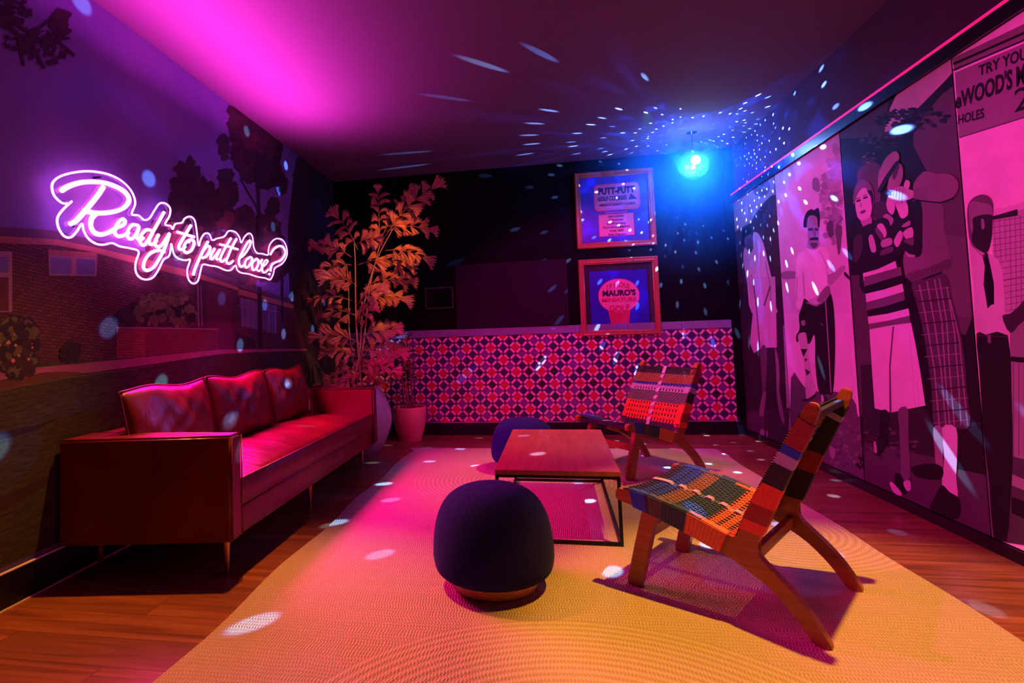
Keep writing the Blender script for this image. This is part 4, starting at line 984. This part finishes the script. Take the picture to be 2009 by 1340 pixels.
def wraps(top, bot, tab, skip, name, root, y0, y1):
    """coloured cord wound round a rail: a sleeve of bands"""
    mats = [CORD[k] for k in CK]; L = arcpts(top); Lb = arcpts(bot); bm = bmesh.new(); N = 54; pr = None; pm = None
    for i in range(N + 1):
        f = i / N
        if f < skip[0] or f > skip[1]: pr = None; continue
        (a, b), (dx, dz) = along(top, L, f * L[-1]); (c_, d_), _ = along(bot, Lb, f * Lb[-1]); nx, nz = -dz, dx
        e_ = .0035 + .0006 * (i % 2)
        A_ = (a + nx * e_, b + nz * e_); B_ = (c_ - nx * e_, d_ - nz * e_)
        ring = [bm.verts.new(p) for p in ((A_[0], y0 - e_, A_[1]), (A_[0], y1 + e_, A_[1]), (B_[0], y1 + e_, B_[1]), (B_[0], y0 - e_, B_[1]))]
        if pr:
            mi = CK.index(band(f - .5 / N, tab))
            for k in range(4):
                fc = bm.faces.new((pr[k], pr[(k + 1) % 4], ring[(k + 1) % 4], ring[k])); fc.material_index = mi
        else:
            fc = bm.faces.new(ring[::-1]); fc.material_index = CK.index(band(f, tab))
        pr = ring
    if pr: bm.faces.new(pr)
    return link(name, bm, mats, root)
def make_chair():
    root = empty('lounge_chair')
    for s_ in (-1, 1):
        y0, y1 = (-HW, -HW + RT) if s_ < 0 else (HW - RT, HW)
        fr = link('side_frame', outline_bm(RAILX, y0, y1, .005), CHAIRWOOD, root)
        # seat and back bands wound round the side frame
        st = [(.030, .431), (.07, .428), (.15, .412), (.23, .393), (.31, .368), (.38, .342), (.43, .326)]
        sb = [(.045, .368), (.09, .357), (.136, .345), (.21, .322), (.287, .298), (.35, .275), (.40, .257)]
        wraps(st, sb, [(.16, 'blue'), (.21, 'navy'), (.36, 'olive'), (.62, 'green'), (.98, 'rust'), (1, 'red')], (0, 1), 'cord_wrap', fr, y0, y1)
        bt = [(.478, .362), (.499, .410), (.540, .497), (.60, .612), (.665, .735), (.700, .805)]
        bb = [(.552, .350), (.58, .415), (.610, .487), (.655, .590), (.703, .692), (.742, .775)]
        tabn = [(.10, 'red'), (.24, 'dark_red'), (.42, 'red'), (.62, 'black'), (.70, 'lilac'), (.77, 'blue'), (1, 'dark_red')]
        tabf = [(.30, 'black'), (.5, 'dark_red'), (.86, 'black'), (.9, 'lilac'), (1, 'black')]
        wraps(bt, bb, tabn if s_ < 0 else tabf, (0, 1), 'cord_wrap', fr, y0, y1)
        lg = [(.072, .375), (.136, .372), (.128, .33), (.085, .17), (.045, .02), (.038, 0), (-.018, 0), (-.020, .02), (.02, .17), (.058, .31)]
        bm = bmesh.new(); extrude_profile(bm, lg, y0 + (RT * .9 if s_ < 0 else -RT * .9) , y1 + (RT * .9 if s_ < 0 else -RT * .9), 0, .006)
        link('front_leg', bm, CHAIRWOOD, root)
    for (a, b, h_, w_, nm) in ((.065, .235, .05, .022, 'stretcher'), (.50, .245, .045, .028, 'stretcher'), (.015, .398, .03, .03, 'front_rail'), (.722, .800, .026, .026, 'top_rail')):
        bm = bmesh.new(); box(bm, (a, 0, b), (w_, WD - 2 * RT - (.07 if b == .235 else .0), h_), 0, .004); link(nm, bm, CORD['black'] if nm in ('top_rail', 'front_rail') else CHAIRWOOD, root)
    st = [(.0, .433), (.05, .431), (.12, .420), (.20, .402), (.28, .379), (.36, .350), (.47, .308)]
    weave(st, SEATTAB, 'woven_seat', root, .022, 46, 34, .004)
    bt = [(.462, .315), (.499, .412), (.540, .499), (.60, .614), (.665, .737), (.712, .822)]
    weave(bt, BACKTAB, 'woven_back', root, -.0, 52, 34, .004)
    return root
def copy_tree(o, parent=None):
    c_ = o.copy(); C.objects.link(c_); c_.parent = parent
    for ch in [q for q in bpy.data.objects if q.parent == o]: copy_tree(ch, c_)
    return c_
ch1 = make_chair()
tag(ch1, 'woven lounge chair with wooden legs in the foreground, seen from its side', 'chair', 'striped woven lounge chairs')
ch2 = copy_tree(ch1)
tag(ch2, 'woven lounge chair beyond the coffee table, facing the room with tiled wall behind', 'chair', 'striped woven lounge chairs')
ch1.location = (.5485, 2.9265, RZ); ch1.rotation_euler = (0, 0, math.atan2(-.415, .585))
ch2.location = (.525, 4.767, RZ); ch2.rotation_euler = (0, 0, math.atan2(.408, .614))

# ------------------------------------------------------------------ framed pictures
BLUEP = m_plain('print_blue', (.05, .06, .55), .4, 5, .1, 0); BLUEP2 = m_plain('print_deep_blue', (.02, .02, .48), .4, 5, .1, 0)
PINKP = m_plain('print_pink', (.85, .22, .42), .4, 5, .05, 0); REDP = m_plain('print_red', (.62, .03, .10), .4, 5, .05, 0); INK = m_plain('print_ink', (.03, .01, .06), .4, 5, .05, 0); MATB = m_plain('black_mat_board', (.012, .01, .02), .6, 9, .1, 0)
GL = bpy.data.materials.new('picture_glass'); GL.use_nodes = True
t = NT(GL); tr = t.n('ShaderNodeBsdfTransparent'); gl = t.n('ShaderNodeBsdfGlossy'); gl.inputs['Roughness'].default_value = .04
mx = t.n('ShaderNodeMixShader'); mx.inputs[0].default_value = .07; t.l(tr.outputs[0], mx.inputs[1]); t.l(gl.outputs[0], mx.inputs[2]); t.l(mx.outputs[0], GL.node_tree.nodes['Material Output'].inputs[0])
def picture(x0, x1, z0, z1, label, build):
    o = Vector(((x0 + x1) / 2, YB, z0)); e = empty('framed_picture', o); tag(e, label, 'picture', 'framed sign pictures stacked on the back wall')
    W2, HH = (x1 - x0) / 2, z1 - z0; fw = .058
    bm = bmesh.new()
    prof = [(0, -.002), (0, -.034), (.012, -.042), (.03, -.036), (.044, -.040), (fw, -.024), (fw, -.002)]
    rings = []
    for a, b in prof:
        rings.append([bm.verts.new(p) for p in ((-W2 + a, b, a), (W2 - a, b, a), (W2 - a, b, HH - a), (-W2 + a, b, HH - a))])
    for r1, r2 in zip(rings, rings[1:] + rings[:1]):
        for k in range(4): bm.faces.new((r1[k], r1[(k + 1) % 4], r2[(k + 1) % 4], r2[k]))
    f_ = link('frame', bm, FRAMEW, e)
    bm = bmesh.new()
    for a, b in (((-W2 + fw, fw), (W2 - fw, fw)), ((W2 - fw, fw), (W2 - fw, HH - fw)), ((W2 - fw, HH - fw), (-W2 + fw, HH - fw)), ((-W2 + fw, HH - fw), (-W2 + fw, fw))):
        tube(bm, [(a[0], -.026, a[1]), (b[0], -.026, b[1])], .004, 6)
    link('inner_lip', bm, GILT, f_, True)
    I = (-W2 + fw, W2 - fw, fw, HH - fw)
    def flat(pts, d, m, nm, sm=0):
        if sm: pts = [tuple(p)[:2] for p in cr([(a, b, 0) for a, b in pts], sm, True)]
        bm = bmesh.new(); bm.faces.new([bm.verts.new((a, -d, b)) for a, b in pts]); return link(nm, bm, m, e)
    build(e, flat, I, o)
    bm = bmesh.new(); bm.faces.new([bm.verts.new(p) for p in ((I[0], -.022, I[2]), (I[1], -.022, I[2]), (I[1], -.022, I[3]), (I[0], -.022, I[3]))]); link('glass', bm, GL, e)
def txt(e, s, cx, cz, wd, ht, m, bold=.02, arch=0, d=.0125):
    mp = lambda u, v: Vector((u, -d, v))
    text_art(s, [(cx - wd / 2, cz - ht / 2), (cx + wd / 2, cz - ht / 2), (cx + wd / 2, cz + ht / 2), (cx - wd / 2, cz + ht / 2)], mp, 'printed_lettering', m, e, bold, arch)
def rect(cx, cz, w_, h_): return [(cx - w_ / 2, cz - h_ / 2), (cx + w_ / 2, cz - h_ / 2), (cx + w_ / 2, cz + h_ / 2), (cx - w_ / 2, cz + h_ / 2)]
def rrect(cx, cz, w_, h_, r, n=5):
    out = []
    for sx, sz, a0 in ((1, -1, -90), (1, 1, 0), (-1, 1, 90), (-1, -1, 180)):
        for k in range(n + 1):
            a = math.radians(a0 + 90 * k / n); out.append((cx + sx * (w_ / 2 - r) + r * math.cos(a), cz + sz * (h_ / 2 - r) + r * math.sin(a)))
    return out
def pic1(e, flat, I, o):
    flat(rect(0, (I[2] + I[3]) / 2, I[1] - I[0], I[3] - I[2]), .008, BLUEP, 'print')
    cz = .575
    flat(rrect(.03, cz, .505, .315, .06), .009, REDP, 'printed_sign'); flat(rrect(.03, cz, .485, .295, .05), .0095, PINKP, 'printed_sign'); flat(rrect(.03, cz, .46, .27, .04), .010, REDP, 'printed_sign'); flat(rrect(.03, cz, .452, .262, .038), .0105, PINKP, 'printed_sign')
    txt(e, 'PUTT-PUTT', .03, cz + .075, .40, .075, INK, .055)
    txt(e, 'GOLF COURSES', -.02, cz - .012, .32, .05, INK, .04)
    flat([(.155, cz - .04), (.25, cz - .04), (.185, cz + .03)], .0125, INK, 'printed_flag')
    txt(e, "AMERICA'S QUALITY COURSES", .03, cz - .085, .40, .028, INK, .02)
    for x in (-.10, .125): flat(rect(x, .400, .02, .045), .010, REDP, 'printed_post')
    flat(rect(.012, .398, .21, .008), .010, PINKP, 'printed_post')
    flat(rect(.012, .255, .385, .255), .009, REDP, 'printed_sign'); flat(rect(.012, .255, .375, .245), .0095, PINKP, 'printed_sign')
    for i, (s, w_) in enumerate((('FEATURING', .17), ('GRAND', .16), ('OUTSTANDING', .21), ('TOURNAMENT', .30), ('FOR 1960', .15), ('The Papers', .2))):
        txt(e, s, .012, .352 - i * .041, w_, .022, INK, .02)
def pic2(e, flat, I, o):
    flat(rect(0, (I[2] + I[3]) / 2, I[1] - I[0], I[3] - I[2]), .006, MATB, 'mat_board')
    flat(rect(.0, .415, .625, .63), .008, BLUEP2, 'print')
    flat([(-.125, .28), (.115, .28), (.09, .105), (-.095, .105)], .009, REDP, 'printed_post')
    cx, cz = -.002, .445
    flat([(cx + .225 * math.cos(a * PI / 30), cz + .195 * math.sin(a * PI / 30)) for a in range(60)], .010, REDP, 'printed_sign')
    flat([(cx + .218 * math.cos(a * PI / 30), cz + .188 * math.sin(a * PI / 30)) for a in range(60)], .0105, PINKP, 'printed_sign')
    txt(e, '19 HOLE', cx, cz + .098, .25, .055, REDP, .03, .028)
    txt(e, "MAURO'S", cx + .005, cz + .032, .36, .062, INK, .05)
    txt(e, 'MINIATURE', cx + .003, cz - .045, .38, .045, REDP, .04)
    txt(e, 'GOLF', cx, cz - .135, .22, .07, REDP, .045, -.012)
picture(.534, 1.395, 2.103, 2.978, 'upper framed print of pink putting course signs on blue', pic1)
picture(.534, 1.395, 1.107, 1.977, 'lower framed print of round pink miniature golf sign on blue', pic2)

# ------------------------------------------------------------------ planters
def frond(parent, root, tip, nl, size, mat_, rnd, name='frond', normal=None):
    a, b = Vector(root), Vector(tip); L = (b - a).length; d = (b - a).normalized()
    bend = Vector((0, 0, .10 * L)); bm = bmesh.new()
    pts = [a.lerp(b, t_) + bend * math.sin(PI * t_) for t_ in [i / 8 for i in range(9)]]
    tube(bm, pts, [.005 - .0004 * i for i in range(9)], 5, 0)
    view = Vector((rnd.uniform(-.5, .5), -1, rnd.uniform(-.35, .7))).normalized()
    side = d.cross(view).normalized()
    for i in range(nl):
        t_ = .22 + .78 * i / max(1, nl - 1)
        base = a.lerp(b, t_) + bend * math.sin(PI * t_)
        for s_ in ((-1, 1) if i < nl - 1 else (0,)):
            an = rnd.uniform(.65, 1.05) * s_ * (1 - .35 * t_)
            dr = (d * math.cos(an) + side * math.sin(an)).normalized()
            dr = (dr + view * rnd.uniform(-.35, .35) + Vector((0, 0, -.12))).normalized()
            ac = dr.cross(view).normalized(); nv = ac.cross(dr)
            ll = size * rnd.uniform(.9, 1.35) * (1.15 if s_ == 0 else 1); ww = ll * rnd.uniform(.34, .48) * (1.35 if s_ == 0 else 1)
            nt = 6; base0 = base
            c0 = bm.verts.new(base0 - ac * .004); c1_ = bm.verts.new(base0 + ac * .004)
            prev = None; row = []
            skew = rnd.choice((-1, 1)) * rnd.uniform(.35, .8) * (0 if s_ == 0 else 1)
            for k in range(nt * 2 + 1):
                q = k / (nt * 2) * 2 - 1
                ext = ll * (1 - .12 * abs(q) ** 1.4 + skew * q * .42) * (1 - (.20 if k % 2 else 0) * rnd.uniform(.5, 1.5))
                row.append(bm.verts.new(base0 + dr * ext + ac * (q * ww) - nv * (.10 * ll * (1 - abs(q)) if k % 2 == 0 else .05 * ll) + Vector((0, 0, -.12 * ll * abs(q)))))
            mids = [bm.verts.new(base0 + dr * ll * (.5 + skew * q * .2) + ac * (q * ww * .5) + nv * (.03 * ll if j % 2 else -.02 * ll)) for j, q in enumerate((-1, -.5, 0, .5, 1))]
            for j in range(4):
                bm.faces.new((c0 if j < 2 else c1_, mids[j], mids[j + 1])) 
                r_ = row[j * 3:j * 3 + 4]
                for z_ in range(len(r_) - 1):
                    bm.faces.new((mids[j] if z_ < 2 else mids[j + 1], r_[z_], r_[z_ + 1]))
                bm.faces.new((mids[j], mids[j + 1], r_[2]))
    for v in bm.verts: v.co.x = max(v.co.x, XL + .02 - PO.x); v.co.y = min(v.co.y, YB - .08 - PO.y)
    me = bpy.data.meshes.new(name); bm.to_mesh(me); bm.free(); me.materials.append(mat_)
    o = bpy.data.objects.new(name, me); C.objects.link(o); o.parent = parent
    return o
LEAF = mat('palm_leaf', (.42, .26, .15), .5); t = NT(LEAF)
f = t.noise(t.geo((1, 1, 1)), 6, 4); t.col(t.ramp(f, [(.3, (.22, .10, .07)), (.7, (.40, .18, .11))])); t.b.inputs['Transmission Weight'].default_value = 0
STEM = m_plain('palm_cane', (.38, .24, .16), .6, 20, .2, .1)
px, py = -1.80, 5.62
palm = empty('potted_palm', (px, py, 0)); tag(palm, 'tall fishtail palm in big rounded grey pot behind the sofa end', 'plant')
bm = bmesh.new()
prof = [(0, 0), (.17, 0), (.20, .012), (.27, .12), (.318, .25), (.33, .34), (.315, .45), (.275, .55), (.235, .615), (.225, .65), (.235, .665), (.222, .672), (.205, .655), (.205, .62), (0, .61)]
lathe(bm, [(max(0, p.x) if i else 0, p.y) for i, p in enumerate(cr([(a * 1.0, b, 0) for a, b in prof], 3))], 56); po = link('pot', bm, POTP, palm, True, 50)
bm = bmesh.new(); lathe(bm, [(0, .628), (.19, .622), (.198, .615), (0, .615)], 32); link('soil', bm, SOIL, po, True)
rnd = random.Random(21); PO = Vector((px, py, 0))
def pp(u, v, y): return ony(u, v, y) - PO
for pts in ([(700, 780), (699, 640), (697, 520), (695, 478)], [(712, 780), (716, 650), (726, 560), (748, 470)], [(690, 780), (686, 660), (684, 570), (680, 520)], [(705, 780), (706, 690), (712, 610), (735, 520), (770, 450)]):
    y_ = rnd.uniform(5.5, 5.7); P3 = [Vector((rnd.uniform(-.07, .07), rnd.uniform(-.07, .07), .62))] + [pp(u, v, y_) for u, v in pts[1:]]
    bm = bmesh.new(); sm = cr([tuple(p) for p in P3], 6); tube(bm, sm, [.010 - .006 * i / len(sm) for i in range(len(sm))], 8); link('stem', bm, STEM, palm, True)
for (u0, v0, u1, v1, nl, sz) in ((702, 490, 665, 430, 5, .125), (700, 480, 735, 470, 4, .12), (745, 480, 742, 380, 6, .085), (752, 470, 845, 372, 6, .13), (748, 468, 800, 385, 5, .10), (755, 455, 838, 450, 5, .12), (756, 492, 828, 505, 5, .11),
                                 (702, 520, 782, 515, 5, .14), (690, 505, 628, 482, 5, .11), (690, 520, 640, 530, 4, .10), (700, 560, 655, 545, 4, .11), (716, 560, 795, 552, 5, .12), (712, 590, 780, 585, 5, .12), (700, 600, 735, 570, 4, .12),
                                 (690, 590, 615, 588, 5, .09), (700, 620, 640, 615, 4, .11), (698, 640, 722, 610, 3, .11), (700, 670, 632, 660, 5, .12), (705, 665, 765, 648, 5, .14), (710, 690, 775, 690, 5, .11), (700, 700, 650, 690, 4, .11),
                                 (708, 720, 768, 725, 5, .10), (700, 725, 640, 752, 5, .12), (702, 735, 660, 765, 5, .11), (705, 700, 735, 740, 4, .12), (702, 740, 718, 700, 2, .14)):
    y_ = rnd.uniform(5.40, 5.72)
    frond(palm, pp(u0, v0, 5.58), pp(u1, v1, y_), nl, sz * 1.05, LEAF, rnd)
bx2, by2 = -1.425, 6.30
reed = empty('potted_bamboo', (bx2, by2, 0)); tag(reed, 'thin caned plant in smooth pinkish red pot beside the tiled wall', 'plant')
bm = bmesh.new()
prof = [(0, 0), (.115, 0), (.13, .012), (.165, .12), (.185, .24), (.190, .33), (.190, .372), (.182, .376), (.176, .368), (.172, .33), (0, .32)]
lathe(bm, [(max(0, p.x) if i else 0, p.y) for i, p in enumerate(cr([(a, b, 0) for a, b in prof], 3))], 48); po = link('pot', bm, POTR, reed, True, 50)
bm = bmesh.new(); lathe(bm, [(0, .345), (.16, .340), (.17, .33), (0, .33)], 32); link('soil', bm, SOIL, po, True)
CANE = m_plain('bamboo_cane', (.26, .15, .06), .45, 14, .2, .1); DLEAF = m_plain('dark_green_leaf', (.03, .035, .02), .5, 14, .3, .1)
for i in range(9):
    a = i * 2.4; r_ = .03 + .085 * ((i * 7) % 5) / 5; top = Vector((math.cos(a) * r_ * 1.3 + rnd.uniform(-.05, .03), math.sin(a) * r_ * .8, rnd.uniform(.95, 1.30)))
    bm = bmesh.new(); b0 = Vector((math.cos(a) * r_, math.sin(a) * r_, .335)); pts = [b0.lerp(top, t_ / 6) + Vector((.012 * math.sin(t_ + i), 0, 0)) for t_ in range(7)]
    tube(bm, pts, [.0075, .007, .007, .006, .006, .005, .004], 7); cn_ = link('cane', bm, CANE, reed, True)
    bm = bmesh.new()
    for k in range(9):
        p = b0.lerp(top, .45 + .07 * k); an = rnd.uniform(0, 6.28); dr = Vector((math.cos(an), .55 * math.sin(an) - .2, rnd.uniform(-.1, .7))).normalized(); sd = dr.cross(Vector((0, 0, 1))).normalized(); l_ = rnd.uniform(.09, .17)
        q = [bm.verts.new(p), bm.verts.new(p + dr * l_ * .4 + sd * .012), bm.verts.new(p + dr * l_ + Vector((0, 0, -.03))), bm.verts.new(p + dr * l_ * .4 - sd * .012)]; bm.faces.new(q)
    tag(link('foliage', bm, DLEAF, cn_), kind='stuff')

# ------------------------------------------------------------------ crystal ball lamp throwing dots
BC = Vector((1.645, 5.93, 2.79)); BR = .150
ball = empty('crystal_ball_lamp', (BC.x, BC.y, H)); tag(ball, 'faceted crystal party ball lamp shining bright blue under the ceiling', 'lamp')
bm = bmesh.new(); rows, cols = 14, 26
prof = [(BR * math.sin(PI * i / rows), -(H - BC.z) - BR * math.cos(PI * i / rows)) for i in range(rows + 1)]
lathe(bm, prof, cols)
for f in bm.faces: f.smooth = False
CRY = bpy.data.materials.new('crystal_shell'); CRY.use_nodes = True
t = NT(CRY); tr = t.n('ShaderNodeBsdfTransparent'); tr.inputs[0].default_value = (.82, .93, 1, 1); gl = t.n('ShaderNodeBsdfGlossy'); gl.inputs['Roughness'].default_value = .12; gl.inputs[0].default_value = (.6, .85, 1, 1)
mx = t.n('ShaderNodeMixShader'); mx.inputs[0].default_value = .30; t.l(tr.outputs[0], mx.inputs[1]); t.l(gl.outputs[0], mx.inputs[2]); t.l(mx.outputs[0], CRY.node_tree.nodes['Material Output'].inputs[0])
link('crystal_shell', bm, CRY, ball)
bm = bmesh.new(); lathe(bm, [(0, 0), (.05, 0), (.05, -.012), (.012, -.02), (.007, -.03), (.007, -.188), (0, -.188)], 32); link('ceiling_mount', bm, mat('chrome', (.8, .85, .9), .15, 1), ball, True, 40)
bm = bmesh.new(); lathe(bm, [(0, -.042), (.021, -.036), (.036, -.021), (.042, 0), (.036, .021), (.021, .036), (0, .042)], 20)
bmesh.ops.translate(bm, verts=bm.verts, vec=(-.005, -.10, -(H - BC.z) + .02))
link('led_bulb', bm, mat('led_emitter', (1, 1, 1), .5, emit=(.45, .75, 1), es=220), ball, True)
def ball_light():
    l = bpy.data.lights.new('ball_beams', 'POINT'); l.energy = 100; l.shadow_soft_size = .004; l.use_nodes = True
    nt = l.node_tree; em = nt.nodes['Emission']
    class Q(NT):
        def __init__(s): s.t = nt; s.b = None
    t = Q(); g = t.n('ShaderNodeNewGeometry'); sep = t.n('ShaderNodeSeparateXYZ'); t.l(g.outputs['Incoming'], sep.inputs[0])
    el = t.m_('ARCSINE', sep.outputs[2]); az = t.m_('ARCTAN2', sep.outputs[1], sep.outputs[0])
    DE = math.radians(4.7)
    rowf = t.m_('DIVIDE', el, DE); row = t.m_('FLOOR', rowf)
    rel = t.m_('MULTIPLY', t.m_('ADD', row, .5), DE)
    ncol = t.m_('MAXIMUM', t.m_('ROUND', t.m_('MULTIPLY', t.m_('COSINE', rel), 36.0)), 1.0)
    wr = t.n('ShaderNodeTexWhiteNoise', noise_dimensions='1D'); t.l(row, wr.inputs['W'])
    cf = t.m_('ADD', t.m_('MULTIPLY', t.m_('DIVIDE', az, 2 * PI), ncol), wr.outputs['Value']); colm = t.m_('FLOOR', cf)
    cmb = t.n('ShaderNodeCombineXYZ'); t.l(row, cmb.inputs[0]); t.l(colm, cmb.inputs[1])
    wn = t.n('ShaderNodeTexWhiteNoise', noise_dimensions='2D'); t.l(cmb.outputs[0], wn.inputs['Vector'])
    s2 = t.n('ShaderNodeSeparateColor'); t.l(wn.outputs['Color'], s2.inputs[0])
    ju = t.m_('MULTIPLY', t.m_('SUBTRACT', s2.outputs[0], .5), .45); jv = t.m_('MULTIPLY', t.m_('SUBTRACT', s2.outputs[1], .5), .3)
    du = t.m_('MULTIPLY', t.m_('DIVIDE', t.m_('SUBTRACT', t.m_('SUBTRACT', t.m_('FRACT', cf), .5), ju), ncol), 2 * PI)
    du = t.m_('MULTIPLY', du, t.m_('COSINE', rel))
    dv = t.m_('MULTIPLY', t.m_('SUBTRACT', t.m_('SUBTRACT', t.m_('FRACT', rowf), .5), jv), DE)
    rr = t.m_('SQRT', t.m_('ADD', t.m_('MULTIPLY', du, du), t.m_('MULTIPLY', dv, dv)))
    rad = math.radians(.62)
    sp = t.n('ShaderNodeMapRange'); sp.interpolation_type = 'SMOOTHSTEP'; t.l(rr, sp.inputs[0]); sp.inputs[1].default_value = rad * 1.25; sp.inputs[2].default_value = rad * .75; sp.inputs[3].default_value = 0; sp.inputs[4].default_value = 1
    keep = t.m_('GREATER_THAN', s2.outputs[2], t.m_('ADD', t.m_('MULTIPLY_ADD', t.m_('GREATER_THAN', sep.outputs[2], -.25), .17, .25), t.m_('MULTIPLY', t.m_('MAXIMUM', t.m_('SUBTRACT', sep.outputs[1], .72), 0.0), 4.0)))
    bright = t.m_('MULTIPLY_ADD', wn.outputs['Value'], .8, .35)
    keep = t.m_('MULTIPLY', keep, t.m_('LESS_THAN', sep.outputs[2], .66))
    dots = t.m_('MULTIPLY', t.m_('MULTIPLY', sp.outputs[0], keep), bright)
    dotc = t.n('ShaderNodeMix', data_type='RGBA'); t.l(dots, dotc.inputs[0]); dotc.inputs[6].default_value = (.0, .05, 1, 1); dotc.inputs[7].default_value = (.17, .38, 1, 1)
    t.l(dotc.outputs[2], em.inputs['Color'])
    nz = t.noise(g.outputs['Incoming'], 8.0, 1.0, .5); ry = t.n('ShaderNodeMapRange'); t.l(nz, ry.inputs[0])
    ry.inputs[1].default_value = .56; ry.inputs[2].default_value = .68; ry.inputs[3].default_value = .6; ry.inputs[4].default_value = 3.6
    t.l(t.m_('ADD', t.m_('MULTIPLY', dots, 80.0), ry.outputs[0]), em.inputs['Strength'])
    o = bpy.data.objects.new('ball_beams', l); C.objects.link(o); o.location = BC
ball_light()

# ------------------------------------------------------------------ added haze standing in for the party lamp's blue glare
hz = bpy.data.materials.new('glow_haze'); hz.use_nodes = True
nt = hz.node_tree; nt.nodes.clear(); out = nt.nodes.new('ShaderNodeOutputMaterial'); vsn = nt.nodes.new('ShaderNodeVolumeScatter')
class Q2(NT):
    def __init__(s): s.t = nt; s.b = None
t = Q2(); g = t.n('ShaderNodeNewGeometry'); vm = t.n('ShaderNodeVectorMath', operation='DISTANCE'); t.l(g.outputs['Position'], vm.inputs[0]); vm.inputs[1].default_value = BC
mr = t.n('ShaderNodeMapRange'); mr.interpolation_type = 'SMOOTHSTEP'; t.l(vm.outputs['Value'], mr.inputs[0])
mr.inputs[1].default_value = .15; mr.inputs[2].default_value = 1.25; mr.inputs[3].default_value = .8; mr.inputs[4].default_value = 0
t.l(mr.outputs[0], vsn.inputs['Density']); vsn.inputs['Color'].default_value = (.03, .33, 1, 1); vsn.inputs['Anisotropy'].default_value = .35
t.l(vsn.outputs[0], out.inputs['Volume'])
bm = bmesh.new(); bx(bm, .42, 2.18, 4.70, 6.56, 1.60, H - .004)
tag(link('haze', bm, hz), 'added blue tinted haze making the glow around the crystal ball lamp', 'haze', kind='stuff')
